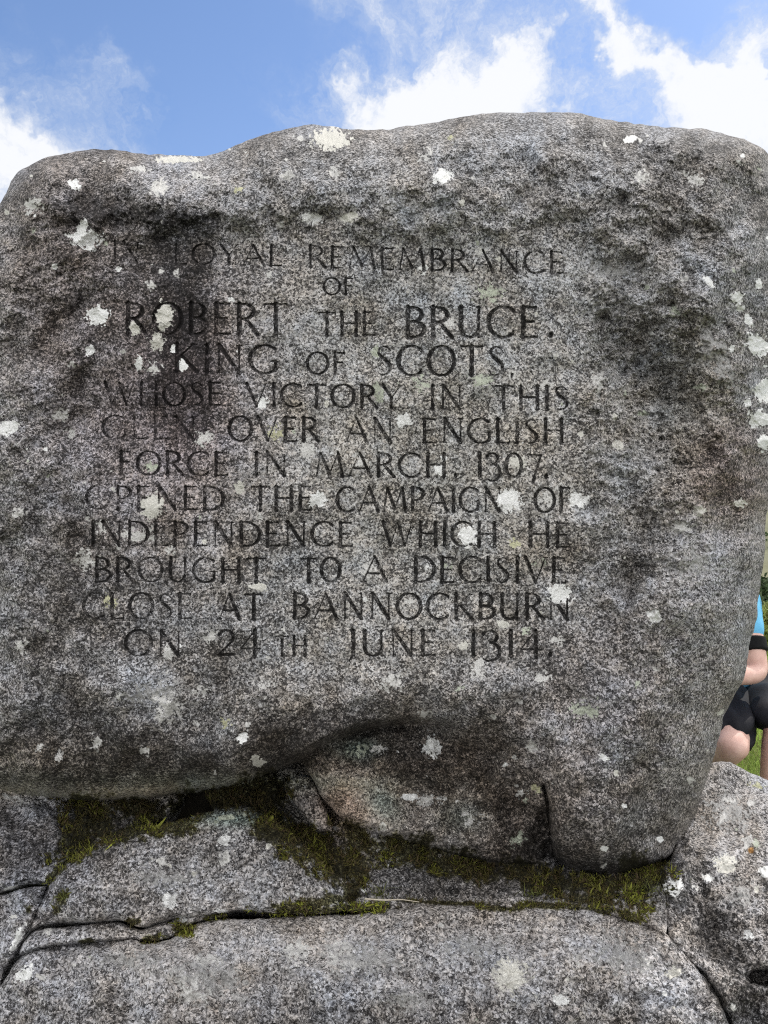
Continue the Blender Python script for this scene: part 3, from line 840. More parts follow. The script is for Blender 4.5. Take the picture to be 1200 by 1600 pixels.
def resample(curve, s, mode='len'):
    c = np.asarray(curve, float)
    if mode == 'len':
        d = np.concatenate([[0], np.cumsum(np.hypot(*np.diff(c, axis=0).T))])
    elif mode == 'x':
        d = np.abs(c[:, 0] - c[0, 0])
    else:
        d = np.abs(c[:, 1] - c[0, 1])
    d = np.maximum.accumulate(d + np.arange(len(d)) * 1e-6)
    d /= d[-1]
    return np.stack([np.interp(s, d, c[:, 0]), np.interp(s, d, c[:, 1])], -1)


def stone(name, top, right, bottom, left, depth, mat, step=(1.4, 1.4), back=.8, modes=('len', 'len'), letters=False, boxy=.55, rings=14, edge=22, drop=0.0, jag=1.0):
    """top/bottom run left to right, left/right run top to bottom; depth(px,py) is metres from the camera"""
    top, right, bottom, left = [rim(c, jag) for c in (top, right, bottom, left)]
    nw = max(np.hypot(*np.diff(top, axis=0).T).sum(), np.hypot(*np.diff(bottom, axis=0).T).sum())
    nh = max(np.hypot(*np.diff(left, axis=0).T).sum(), np.hypot(*np.diff(right, axis=0).T).sum())
    u = spaced(nw, step[0], edge)
    v = spaced(nh, step[1], edge)
    T_, B_ = resample(top, u, modes[0]), resample(bottom, u, modes[0])
    L_, R_ = resample(left, v, modes[1]), resample(right, v, modes[1])
    U, Vv = u[None, :, None], v[:, None, None]
    P = ((1 - Vv) * T_[None] + Vv * B_[None] + (1 - U) * L_[:, None] + U * R_[:, None]
         - ((1 - U) * (1 - Vv) * T_[0] + U * (1 - Vv) * T_[-1] + (1 - U) * Vv * B_[0] + U * Vv * B_[-1]))
    px, py = P[..., 0].astype(np.float32), P[..., 1].astype(np.float32)
    D = depth(px, py)
    if letters:
        gr = lsamp(groove_w, px, py)
        D = D + gr * (1.55 / F) * 2.0
    n, m = px.shape
    V = world(px, py, D).reshape(-1, 3)
    idx = np.arange(n * m).reshape(n, m)
    Q = np.stack([idx[:-1, :-1], idx[1:, :-1], idx[1:, 1:], idx[:-1, 1:]], -1).reshape(-1, 4)
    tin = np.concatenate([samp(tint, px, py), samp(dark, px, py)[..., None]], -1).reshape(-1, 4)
    ms = samp(moss, px, py).reshape(-1)
    tin[:, :3] *= 1 - ms[:, None] * (1 - np.array([.92, .92, .50]))
    tin[:, 3] += .42 * ms
    lic = samp(lich, px, py).reshape(-1, 4)
    lic[:, 3] *= 1 - np.clip(ms * 1.5, 0, 1)
    # outline loop (anticlockwise seen from the front), then rings closing the back
    loop = np.concatenate([idx[:, 0], idx[-1, 1:], idx[::-1, -1][1:], idx[0, ::-1][1:-1]])
    loop = loop[::3]
    B = V[loop]
    C = B.mean(0)
    full = np.concatenate([idx[:, 0], idx[-1, 1:], idx[::-1, -1][1:], idx[0, ::-1][1:-1]])
    ringV, faces, tris = [], [], []
    nfront = len(V)
    V = np.concatenate([V, V[full]])
    tin = np.concatenate([tin, tin.reshape(-1, 4)[full]])
    lic = np.concatenate([lic, lic[full]])
    full = nfront + np.arange(len(full))
    base = len(V)
    nl = len(loop)
    k_of = np.arange(nl)
    ang = np.linspace(0, np.pi / 2 * .97, rings + 1)[1:]
    ph = np.arctan2(B[:, 2] - C[2], B[:, 0] - C[0])
    for th in ang:
        c = math.cos(th) ** boxy
        s = math.sin(th)
        wv = 1 - s * (.06 + .05 * np.sin(ph * 3 + 1.3 + th) + .02 * np.sin(ph * 7 + th * 4)) - .012 * min(1, s * 8)
        ringV.append(np.stack([C[0] + (B[:, 0] - C[0]) * c * (1 + (wv - 1)), B[:, 1] * (1 - s) + (C[1] + 0.0) * s + back * s, C[2] + (B[:, 2] - C[2]) * c * wv - drop * s], -1))
    allV = np.concatenate([V] + ringV + [np.array([[C[0], C[1] + back * 1.0, C[2] - drop]])])
    # first band: stitch the full outline to the thinned loop
    nf = len(full)
    near = (np.arange(nf) // 3)
    r0 = base + np.arange(nl)
    for i in range(nf):
        a, b = full[i], full[(i + 1) % nf]
        ka, kb = near[i] % nl, near[(i + 1) % nf] % nl
        if ka == kb:
            tris.append((a, r0[ka], b))
        else:
            faces.append((a, r0[ka], r0[kb], b))
    for r in range(rings - 1):
        a = base + r * nl + np.arange(nl)
        b = a + nl
        faces_r = np.stack([a, b, np.roll(b, -1), np.roll(a, -1)], -1)
        faces.extend(map(tuple, faces_r))
    a = base + (rings - 1) * nl + np.arange(nl)
    ce = len(allV) - 1
    tris.extend(map(tuple, np.stack([a, np.full(nl, ce), np.roll(a, -1)], -1)))
    nb = len(allV) - base
    tb = np.ones((nb, 4), np.float32)
    tb[:, 3] = 0.05 + .1 * rng.standard_normal(nb)
    tb[:, 3] = .05
    lb = np.zeros((nb, 4), np.float32)
    lb[:, :3] = LC['p']
    tin = np.concatenate([tin, tb])
    lic = np.concatenate([lic, lb])
    org = np.array([C[0], C[1] + back * .4, allV[:, 2].min()])
    allV = allV - org
    kids = []
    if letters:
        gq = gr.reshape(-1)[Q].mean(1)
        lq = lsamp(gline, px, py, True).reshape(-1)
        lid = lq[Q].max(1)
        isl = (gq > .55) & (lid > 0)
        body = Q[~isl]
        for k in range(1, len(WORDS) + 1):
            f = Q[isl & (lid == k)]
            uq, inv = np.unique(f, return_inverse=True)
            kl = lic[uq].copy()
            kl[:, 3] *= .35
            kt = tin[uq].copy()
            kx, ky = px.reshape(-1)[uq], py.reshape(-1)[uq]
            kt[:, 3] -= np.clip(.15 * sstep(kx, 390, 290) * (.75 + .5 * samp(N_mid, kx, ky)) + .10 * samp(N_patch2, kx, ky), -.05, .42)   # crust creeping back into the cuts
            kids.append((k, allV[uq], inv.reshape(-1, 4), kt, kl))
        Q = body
    me = mesh_np(name, allV, np.concatenate([Q, np.array(faces)]), True, np.array(tris))
    attr_col(me, 'tint', tin)
    attr_col(me, 'lichen', lic)
    o = link(name, me, mat, loc=org)
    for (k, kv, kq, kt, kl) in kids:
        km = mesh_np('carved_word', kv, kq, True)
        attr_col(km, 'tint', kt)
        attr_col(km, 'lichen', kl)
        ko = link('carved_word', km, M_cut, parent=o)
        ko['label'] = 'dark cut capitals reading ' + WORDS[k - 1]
    return o


def roll(s):
    s = np.clip(s, 0, 1)
    return 1 - np.sqrt(np.maximum(0, 1 - (1 - s) ** 2))


ZB = np.full((NY, NX), 9.0, np.float32)        # front-most stone depth over the survey grid, for planting the moss


def deposit(poly, depth):
    global ZB
    m = poly_mask(poly) > .5
    d = np.full((NY, NX), 9.0, np.float32)
    d[m] = depth(GX[m], GY[m])
    ZB = np.minimum(ZB, d)


# ---- the inscribed boulder
TOP = [(-34, 372), (-12, 340), (4, 312), (20, 276), (38, 260), (70, 248), (110, 240), (150, 234), (185, 233), (225, 238), (265, 243), (305, 246), (335, 240), (375, 224), (420, 211), (460, 201), (500, 197), (545, 201),
       (600, 201), (650, 196), (700, 188), (750, 180), (800, 176), (850, 174), (900, 178), (940, 186), (985, 193), (1040, 199), (1090, 201), (1130, 208), (1165, 217), (1190, 230), (1203, 243)]
RIGHT = [(1203, 243), (1216, 300), (1222, 400), (1224, 500), (1222, 600), (1215, 700), (1204, 770), (1197, 815), (1192, 860), (1188, 900), (1185, 940), (1181, 970), (1173, 1000), (1168, 1030), (1163, 1052), (1148, 1085), (1134, 1110),
         (1127, 1132), (1120, 1160), (1115, 1185), (1107, 1215), (1098, 1240), (1088, 1272), (1076, 1300), (1062, 1326)]
BOT = [(-70, 1205), (-30, 1224), (20, 1238), (70, 1245), (130, 1250), (200, 1248), (260, 1243), (320, 1235), (370, 1224), (410, 1212), (445, 1200), (466, 1191), (482, 1206), (496, 1232), (512, 1256), (535, 1278), (565, 1295), (600, 1307), (660, 1322),
       (720, 1338), (780, 1350), (830, 1352), (868, 1346), (884, 1357), (905, 1365), (932, 1370), (960, 1369), (990, 1362), (1030, 1346), (1062, 1326)]
LEFT = [(-34, 372), (-60, 450), (-76, 560), (-84, 700), (-88, 850), (-92, 1000), (-92, 1100), (-86, 1170), (-70, 1205)]
f_top = seg_dist(rim(TOP), None)
f_right = seg_dist(rim(RIGHT), None)
f_left = seg_dist(rim(LEFT), None)
E_BOT = rim(BOT)
i1_ = int(np.argmin(np.hypot(*(E_BOT - np.array(BOT[11])).T)))
i2_ = int(np.argmin(np.hypot(*(E_BOT - np.array(BOT[22])).T)))
f_botl = seg_dist(E_BOT[:i1_ + 1], None)
f_botm = seg_dist(E_BOT[i1_:i2_ + 1], None)
f_botr = seg_dist(E_BOT[i2_:], None)

relief = np.zeros((NY, NX), np.float32)


def rl(cx, cy, sx, sy, a, rot=0):
    global relief
    relief += a * gauss(cx, cy, sx, sy, rot)


# brow and recessed lower face
rec = poly_mask([(462, 1193), (485, 1172), (510, 1158), (545, 1143), (590, 1130), (640, 1124), (700, 1130), (760, 1150), (810, 1185), (840, 1222), (854, 1250), (860, 1290), (866, 1420), (440, 1420), (440, 1200)])
wr = sstep(GX, 620, 760)
rsoft = blur(rec, 4) * (1 - wr) + blur(rec, 30) * wr
wr2 = sstep(GY, 1240, 1290)
rsoft = rsoft * (1 - wr2) + (blur(rec, 4) * sstep(GX, 700, 760) + rsoft * (1 - sstep(GX, 700, 760))) * wr2
relief += .165 * rsoft
rl(560, 1240, 46, 40, -.035, 35)
rl(620, 1275, 60, 22, -.03, 30)
rl(520, 1150, 50, 12, -.02, -22)
rl(380, 1180, 140, 30, -.03, -8)
rl(700, 1240, 40, 26, .02, 30)
rl(780, 1270, 30, 50, -.02)
rl(660, 1160, 60, 18, .02, 10)


def crack(pts, w, dep):
    global relief
    P = catmull(pts, 3)
    d = np.full((NY, NX), 1e3, np.float32)
    for (xa, ya), (xb, yb) in zip(P[:-1], P[1:]):
        i0, i1 = int(min(xa, xb) - X0 - 20), int(max(xa, xb) - X0 + 20)
        j0, j1 = int(min(ya, yb) - Y0 - 20), int(max(ya, yb) - Y0 + 20)
        gx, gy = GX[j0:j1, i0:i1], GY[j0:j1, i0:i1]
        vx, vy = xb - xa, yb - ya
        tt = np.clip(((gx - xa) * vx + (gy - ya) * vy) / (vx * vx + vy * vy + 1e-9), 0, 1)
        d[j0:j1, i0:i1] = np.minimum(d[j0:j1, i0:i1], np.hypot(gx - xa - tt * vx, gy - ya - tt * vy))
    relief += dep * np.exp(-(d / w) ** 2)


crack([(849, 1228), (856, 1255), (859, 1285), (862, 1315), (868, 1350)], 2.6, .06)
crack([(856, 1255), (859, 1285), (862, 1315), (868, 1352)], 7, .025)
crack([(470, 1192), (500, 1166), (545, 1150), (600, 1138), (650, 1134)], 6, .025)
rl(905, 1290, 50, 70, -.03)
# right-hand hollow with ledges, the bulge below it
rl(1010, 560, 58, 120, .035)
rl(1030, 640, 30, 60, .02)
rl(960, 480, 40, 30, -.012)
relief += .025 * sstep(GY + .35 * (GX - 1000) + 6 * N_mid, 505, 520) * gauss(1010, 545, 50, 50)
relief += .03 * sstep(GX + 5 * N_mid, 1052, 1036) * gauss(1025, 640, 40, 80)
relief += .022 * sstep(GY + 5 * N_mid, 470, 484) * gauss(1000, 500, 60, 30)
rl(1090, 500, 40, 110, -.03, -20)
rl(1080, 930, 90, 80, -.05)
relief += .035 * sstep((GX - 985) + .6 * (GY - 930) + 5 * N_mid, 14, -4) * gauss(975, 915, 30, 40)
relief += .03 * sstep((GY - 858) + .25 * (GX - 1010) + 5 * N_mid, 10, -6) * gauss(1020, 845, 50, 22)
relief += .05 * gauss(986, 938, 4, 12, 12)
rl(1150, 760, 40, 60, .03)
rl(960, 1200, 90, 110, -.04)
rl(920, 1040, 60, 60, .012)


def facets(cx, cy, sx, sy, n, slope, seed):
    """broken rock: the upper envelope of tilted planes, faded out at the rim"""
    g = np.random.default_rng(seed)
    best = np.full((NY, NX), 1e3, np.float32)
    wx, wy = GX + 5 * N_mid + 2 * N_small, GY + 5 * N_mid - 2 * N_small
    for _ in range(n):
        px_, py_ = cx + g.uniform(-1.5, 1.5) * sx, cy + g.uniform(-1.5, 1.5) * sy
        a, m_ = g.uniform(0, 6.283), slope * g.uniform(.4, 1.0)
        best = np.minimum(best, m_ * np.cos(a) * (wx - px_) + m_ * np.sin(a) * (wy - py_) + g.uniform(0, .02))
    w = np.exp(-(((GX - cx) / sx) ** 4 + ((GY - cy) / sy) ** 4) * .5)
    b0 = (best * w).sum() / w.sum()
    return w * np.clip(best - b0, -.09, .09)


relief += .022 * sstep(GX + 5 * N_mid, 925, 950) * np.exp(-((GX - 960) / 60) ** 2) * sstep(GY, 370, 430) * sstep(GY, 800, 700)
relief += 1.0 * facets(620, 1235, 110, 70, 9, .0011, 3) * rsoft
relief += .9 * facets(780, 1270, 70, 60, 7, .0009, 4) * rsoft
relief += .75 * facets(1010, 560, 75, 130, 12, .0009, 5)
relief += .55 * facets(1100, 470, 60, 120, 7, .0006, 6)
relief += .6 * facets(1060, 880, 90, 70, 8, .0007, 7)
relief += .5 * facets(150, 330, 70, 40, 7, .0008, 8)
relief += .45 * facets(90, 480, 70, 120, 7, .0006, 9)
relief += .5 * facets(230, 1215, 240, 34, 9, .0008, 10)
# ledge over the first line, the hollow at upper left
relief += .028 * sstep(GY + .06 * (GX - 270) + 4 * N_mid, 336, 350) * gauss(265, 372, 80, 36)
rl(140, 322, 30, 16, .03, -15)
rl(100, 400, 50, 60, .018)
rl(60, 500, 60, 90, -.02)
rl(420, 290, 160, 40, -.02)
rl(640, 330, 240, 34, -.012, 2)
rl(330, 262, 60, 24, .03)
rl(220, 1090, 140, 40, -.03)
rl(350, 1120, 80, 20, .015)
rl(110, 1085, 10, 26, .02, 20)
rl(640, 1085, 200, 30, -.014)
panel = sstep(GX, 110, 190) * sstep(GX, 960, 880) * sstep(GY, 350, 390) * sstep(GY, 1090, 1040)
rough = 1 - .80 * panel
und = .018 * N_big * (1 - .6 * panel) + .014 * N_huge * (1 - .6 * panel) + rough * (.0036 * N_mid + .0020 * N_small) + .0010 * N_fine * (1 - .45 * panel)
hollow = gauss(1020, 600, 70, 170) + .8 * rsoft * sstep(GY, 1100, 1150) + .5 * gauss(150, 380, 90, 90)
und += np.clip(hollow, 0, 1) * (.0060 * N_mid + .0040 * N_small + .0014 * N_fine)
relief_b = relief + und


IN_B = poly_mask([tuple(p) for p in np.concatenate([catmull(TOP), catmull(RIGHT), catmull(BOT)[::-1], catmull(LEFT)[::-1]])])


def boulder_depth(px, py):
    d = 2.0 + (800 - py) / 1200 * .10
    d = d + samp(relief_b, px, py)
    top = .34 * roll(f_top(px, py) / 120) + .02 * roll(f_top(px, py) / 30)
    r = .42 * roll(f_right(px, py) / 150)
    l = .36 * roll(f_left(px, py) / 150)
    bl = .30 * roll(f_botl(px, py) / 66)
    bm = .10 * roll(f_botm(px, py) / 26)
    br = .26 * roll(f_botr(px, py) / 80)
    return d + (top ** 5 + r ** 5 + l ** 5 + bl ** 5 + bm ** 5 + br ** 5 + 1e-12) ** .2


bo = stone('memorial_boulder', TOP, RIGHT, BOT, LEFT, boulder_depth, M_gran, step=(1.18, 1.05), back=1.0, modes=('x', 'y'), letters=True, boxy=.5)
tag(bo, 'huge grey lichen-spotted granite boulder with a carved twelve-line inscription', 'boulder')
deposit([tuple(p) for p in np.concatenate([catmull(TOP), catmull(RIGHT), catmull(BOT)[::-1], catmull(LEFT)[::-1]])], boulder_depth)


# ---- plinth stones
def rbf(ctrl):
    C = np.array(ctrl, float)
    d = np.hypot(C[:, None, 0] - C[None, :, 0], C[:, None, 1] - C[None, :, 1])
    n = len(C)
    A = np.zeros((n + 3, n + 3))
    A[:n, :n] = d
    A[:n, n] = 1
    A[:n, n + 1:] = C[:, :2]
    A[n:, :n] = A[:n, n:].T
    w = np.linalg.solve(A, np.concatenate([C[:, 2], [0, 0, 0]]))

    def f(px, py):
        r = w[n] + w[n + 1] * px + w[n + 2] * py
        for k in range(n):
            r = r + w[k] * np.hypot(px - C[k, 0], py - C[k, 1])
        return r
    return f


def plinth(name, top, right, bottom, left, ctrl, label, Rr=40, Tr=.10, amp=1.0, extra=None, step=(1.5, 1.5), back=.6, modes=('len', 'len'), cat='stone'):
    out = np.concatenate([rim(top, .8), rim(right, .8)[1:], rim(bottom, .8)[::-1][1:], rim(left, .8)[::-1][1:-1]])
    fd = seg_dist([tuple(p) for p in out], None, closed=True)
    base = rbf(ctrl)

    def depth(px, py):
        d = base(px, py) + amp * (.012 * samp(N_big, px, py) + .0065 * samp(N_mid, px, py) + .0028 * samp(N_small, px, py) + .0010 * samp(N_fine, px, py))
        if extra is not None:
            d = d + samp(extra, px, py)
        e = fd(px, py)
        return d + Tr * roll(e / Rr)
    o = stone(name, top, right, bottom, left, depth, M_base, step=step, back=back, modes=modes, edge=12, drop=.75 * back, jag=.8)
    tag(o, label, cat, 'granite stones of the plinth')
    deposit([tuple(p) for p in out], depth)
    return o


# front slab that fills the bottom of the view
ext = .05 * gauss(150, 1470, 60, 14) - .02 * gauss(560, 1500, 200, 40)
plinth('plinth_stone',
       [(-120, 1600), (-60, 1572), (0, 1540), (30, 1498), (70, 1480), (115, 1475), (200, 1469), (225, 1474), (255, 1471), (285, 1456), (310, 1441), (345, 1434), (400, 1434), (470, 1429), (560, 1426), (610, 1419), (700, 1414), (850, 1416), (930, 1421), (985, 1433)],
       [(985, 1433), (1035, 1454), (1070, 1486), (1095, 1516), (1120, 1552), (1140, 1600), (1160, 1680), (1165, 1780), (1150, 1900)],
       [(-140, 1920), (200, 1960), (600, 1970), (900, 1960), (1150, 1900)],
       [(-120, 1600), (-150, 1680), (-160, 1800), (-140, 1920)],
       [(0, 1560, 1.90), (100, 1485, 1.94), (300, 1450, 1.95), (560, 1430, 1.93), (800, 1420, 1.94), (980, 1440, 1.94), (1070, 1500, 1.88), (1130, 1600, 1.78),
        (300, 1480, 1.86), (600, 1462, 1.83), (850, 1458, 1.83), (600, 1500, 1.745), (300, 1530, 1.76), (900, 1500, 1.75), (600, 1560, 1.67), (250, 1600, 1.69), (900, 1580, 1.68),
        (600, 1700, 1.62), (100, 1750, 1.68), (1000, 1750, 1.68), (600, 1950, 1.70), (-100, 1800, 1.82), (1150, 1850, 1.80)],
       'broad pale domed granite slab along the very bottom, in front of the mossy crack', Rr=16, Tr=.05, extra=ext, step=(1.5, 1.4), back=.7)

# speckled block on the left with mossy upper edge
plinth('plinth_stone',
       [(62, 1412), (80, 1376), (100, 1352), (130, 1331), (165, 1311), (200, 1296), (280, 1282), (330, 1268), (390, 1264), (425, 1280)],
       [(425, 1280), (455, 1305), (485, 1330), (510, 1355), (538, 1372), (556, 1395)],
       [(22, 1496), (60, 1447), (150, 1438), (190, 1438), (205, 1445), (218, 1449), (240, 1443), (280, 1434), (330, 1427), (380, 1424), (430, 1430), (490, 1428), (535, 1420), (556, 1395)],
       [(62, 1412), (52, 1432), (40, 1462), (22, 1496)],
       [(80, 1390, 2.02), (200, 1305, 2.10), (380, 1275, 2.14), (300, 1300, 2.05), (200, 1340, 2.0), (400, 1320, 2.02), (300, 1380, 1.95), (130, 1400, 1.98), (460, 1360, 1.97), (530, 1385, 1.96), (300, 1425, 1.95), (100, 1440, 1.97), (40, 1480, 1.97)],
       'speckled granite block with moss on its sloping upper edge, under the left of the boulder', Rr=18, Tr=.05, amp=1.1, back=.5)

# thin wedge in the crack
plinth('plinth_stone',
       [(40, 1468), (60, 1451), (150, 1442), (190, 1441), (218, 1451), (240, 1444), (280, 1434), (330, 1425), (352, 1427)],
       [(352, 1427), (356, 1430), (354, 1434)],
       [(30, 1492), (70, 1478), (115, 1473), (200, 1467), (225, 1471), (255, 1468), (285, 1453), (310, 1438), (354, 1434)],
       [(40, 1468), (34, 1478), (30, 1492)],
       [(50, 1470, 1.97), (150, 1458, 1.965), (250, 1455, 1.965), (350, 1430, 1.965), (200, 1445, 1.98), (200, 1465, 1.95)],
       'thin wedge of dark stone caught in the crack above the front slab', Rr=7, Tr=.03, amp=.6, step=(1.6, 1.4), back=.4)

# rear ledge under the boulder
plinth('plinth_stone',
       [(300, 1185), (440, 1165), (500, 1160), (600, 1175), (700, 1200), (850, 1240), (960, 1270), (1030, 1310), (1060, 1345)],
       [(1060, 1345), (1058, 1375), (1050, 1400), (1046, 1440), (1040, 1462)],
       [(395, 1330), (430, 1365), (480, 1395), (540, 1424), (600, 1424), (700, 1422), (850, 1424), (930, 1428), (990, 1440), (1040, 1462)],
       [(300, 1185), (330, 1260), (395, 1330)],
       [(320, 1190, 2.52), (500, 1165, 2.50), (700, 1205, 2.5), (900, 1250, 2.48), (400, 1240, 2.38), (500, 1240, 2.40), (700, 1260, 2.42), (900, 1290, 2.40), (1040, 1330, 2.30), (430, 1280, 2.26), (560, 1320, 2.16), (700, 1340, 2.12), (900, 1365, 2.06), (1030, 1385, 2.02),
        (600, 1345, 2.09), (640, 1390, 2.0), (800, 1395, 2.0), (950, 1405, 1.98), (560, 1400, 1.99), (1030, 1440, 1.95), (700, 1410, 1.985)],
       'shadowed mossy granite ledge directly beneath the middle of the boulder', Rr=10, Tr=.04, amp=1.3, back=.5)

# small prop stone in the gap
plinth('plinth_stone',
       [(446, 1222), (462, 1212), (480, 1211), (492, 1222)],
       [(492, 1222), (502, 1250), (516, 1280), (520, 1300)],
       [(446, 1232), (462, 1256), (482, 1282), (500, 1300), (520, 1300)],
       [(446, 1222), (443, 1226), (446, 1232)],
       [(460, 1225, 2.24), (480, 1220, 2.25), (480, 1255, 2.18), (510, 1290, 2.15), (455, 1235, 2.23)],
       'small pale prop stone wedged in the gap under the boulder overhang', Rr=9, Tr=.04, amp=.8, step=(1.3, 1.3), back=.2)

# big sunlit stone on the right
pit = .10 * sstep(1.0 - np.sqrt(((GX - 1195) / 35) ** 2 + ((GY - 1527) / 15) ** 2) + .06 * N_edge, 0, .35) * (GY > 1400)
ext = pit + .03 * gauss(1120, 1462, 34, 34, -30) - .03 * gauss(1112, 1540, 16, 60, -32) + .05 * gauss(1185, 1590, 30, 24)
plinth('plinth_stone',
       [(1038, 1372), (1052, 1330), (1070, 1280), (1085, 1235), (1098, 1206), (1112, 1192), (1132, 1190), (1152, 1197), (1176, 1211), (1200, 1222), (1240, 1232), (1300, 1250), (1400, 1300)],
       [(1400, 1300), (1450, 1450), (1460, 1600), (1440, 1800), (1400, 1900)],
       [(1060, 1490), (1100, 1518), (1126, 1556), (1146, 1604), (1168, 1690), (1200, 1800), (1300, 1880), (1400, 1900)],
       [(1038, 1372), (1032, 1395), (1036, 1430), (1046, 1462), (1060, 1490)],
       [(1045, 1380, 2.04), (1060, 1310, 2.25), (1100, 1215, 2.62), (1140, 1200, 2.72), (1190, 1225, 2.70), (1300, 1260, 2.66), (1390, 1310, 2.6),
        (1080, 1370, 2.10), (1120, 1330, 2.20), (1120, 1270, 2.42), (1180, 1280, 2.44), (1180, 1350, 2.20), (1060, 1440, 1.97), (1100, 1450, 1.99), (1170, 1430, 2.0), (1190, 1480, 1.92), (1090, 1500, 1.90), (1130, 1560, 1.83),
        (1180, 1540, 1.86), (1190, 1600, 1.80), (1160, 1640, 1.80), (1300, 1400, 2.1), (1300, 1600, 1.9), (1440, 1600, 2.1), (1300, 1800, 1.85), (1220, 1790, 1.85), (1400, 1880, 1.9)],
       'big pale sunlit granite stone right of the boulder with a dark pit in it', Rr=14, Tr=.05, extra=ext, step=(1.4, 1.4), back=.7)

# small stone at the joint right of the boulder
plinth('plinth_stone',
       [(1030, 1374), (1040, 1352), (1058, 1342), (1074, 1346)],
       [(1074, 1346), (1080, 1365), (1076, 1390), (1066, 1412)],
       [(1034, 1392), (1042, 1404), (1054, 1412), (1066, 1412)],
       [(1030, 1374), (1030, 1382), (1034, 1392)],
       [(1035, 1380, 2.02), (1055, 1350, 2.06), (1075, 1370, 2.02), (1055, 1385, 1.985), (1060, 1410, 1.98)],
       'fist-sized whitish stone packed in the joint beside the right lobe of the boulder', Rr=10, Tr=.04, amp=.8, step=(1.3, 1.3), back=.15)

# left stones
plinth('plinth_stone',
       [(-160, 1180), (-60, 1180), (0, 1185), (50, 1188), (120, 1192), (220, 1198), (310, 1215)],
       [(310, 1215), (280, 1262), (240, 1290), (170, 1318), (110, 1354), (78, 1384)],
       [(-180, 1420), (-90, 1412), (0, 1394), (40, 1383), (78, 1384)],
       [(-160, 1180), (-180, 1300), (-180, 1420)],
       [(-150, 1190, 2.56), (50, 1192, 2.56), (250, 1205, 2.52), (-150, 1240, 2.42), (0, 1240, 2.42), (120, 1255, 2.38), (260, 1265, 2.36), (0, 1262, 2.36), (100, 1290, 2.26), (200, 1300, 2.2), (0, 1310, 2.22), (60, 1350, 2.12), (-100, 1330, 2.25), (0, 1385, 2.08), (80, 1378, 2.05), (-150, 1400, 2.15)],
       'bluish dark stone sloping down at the left edge, under the boulder overhang', Rr=10, Tr=.05, step=(1.5, 1.5), back=.5)
plinth('plinth_stone',
       [(-180, 1430), (-90, 1416), (0, 1397), (40, 1386), (74, 1384)],
       [(74, 1384), (64, 1412), (52, 1440), (34, 1474), (14, 1510), (2, 1540)],
       [(-190, 1660), (-120, 1600), (-60, 1570), (2, 1540)],
       [(-180, 1430), (-195, 1540), (-190, 1660)],
       [(-150, 1440, 2.15), (0, 1405, 2.06), (65, 1392, 2.03), (0, 1450, 2.0), (40, 1430, 2.0), (-100, 1500, 2.0), (0, 1520, 1.95), (-150, 1630, 1.98)],
       'grey stone with a white vein at the lower left corner', Rr=12, Tr=.05, step=(1.5, 1.5), back=.5)


# ------------------------------------------------------------------ plain materials
def simple(name, c1, c2, scale=20, rough=.8, bump=0.0, bscale=80, detail=4, spec=.3, attr=None, trans=0.0):
    m = bpy.data.materials.new(name)
    m.use_nodes = True
    t = NT(m.node_tree)
    t.n.clear()
    out = t.n.new('ShaderNodeOutputMaterial')
    p = t.n.new('ShaderNodeBsdfPrincipled')
    t.l.new(p.outputs[0], out.inputs[0])
    p.inputs['Roughness'].default_value = rough
    p.inputs['Specular IOR Level'].default_value = spec
    co = t.n.new('ShaderNodeTexCoord').outputs['Object']
    n = t.noise(co, scale, detail, .6)
    c = t.ramp(n, [(.3, c1), (.7, c2)])
    if attr:
        a = t.n.new('ShaderNodeAttribute')
        a.attribute_name = attr
        c = t.mix(1.0, c, a.outputs['Color'], 'MULTIPLY')
    t.l.new(c, p.inputs['Base Color'])
    if trans:
        tr = t.n.new('ShaderNodeBsdfTranslucent')
        t.l.new(c, tr.inputs[0])
        mx = t.n.new('ShaderNodeMixShader')
        mx.inputs[0].default_value = trans
        t.l.new(p.outputs[0], mx.inputs[1])
        t.l.new(tr.outputs[0], mx.inputs[2])
        t.l.new(mx.outputs[0], out.inputs[0])
    if bump:
        b = t.n.new('ShaderNodeBump')
        b.inputs['Strength'].default_value = .6
        b.inputs['Distance'].default_value = bump
        t.l.new(t.noise(co, bscale, 3, .6), b.inputs['Height'])
        t.l.new(b.outputs[0], p.inputs['Normal'])
    return m


M_leaf = simple("leaf_blades", (.85, .85, .85), (1.1, 1.1, 1.1), 30, .7, attr='hue', trans=.25)
M_soil = simple("peaty_soil", (.014, .012, .009), (.035, .03, .02), 30, .95, .006, 60)


def blades(name, P, Nrm, L, Wd, hue, lean=.5, seed=0):
    """one mesh of tapered two-triangle blades rooted at P"""
    r = np.random.default_rng(seed)
    n = len(P)
    d = Nrm + lean * r.standard_normal((n, 3))
    d /= np.linalg.norm(d, axis=1)[:, None]
    s = np.cross(d, r.standard_normal((n, 3)))
    s /= np.linalg.norm(s, axis=1)[:, None] + 1e-9
    bend = r.standard_normal((n, 3)) * .25
    L = np.asarray(L)[:, None]
    Wd = np.asarray(Wd)[:, None]
    a = P - s * Wd * .5
    b = P + s * Wd * .5
    mid = P + d * L * .55
    c = mid + s * Wd * .42
    e = mid - s * Wd * .42
    tip = P + d * L + bend * L
    V = np.stack([a, b, c, e, tip], 1).reshape(-1, 3)
    k = np.arange(n)[:, None] * 5
    Q = k + np.array([[0, 1, 2, 3]])
    T = k + np.array([[3, 2, 4]])
    me = mesh_np(name, V, Q, False, T)
    H = np.ones((n, 5, 4), np.float32)
    H[..., :3] = hue[:, None, :]
    attr_col(me, 'hue', H.reshape(-1, 4))
    return link(name, me, M_leaf)


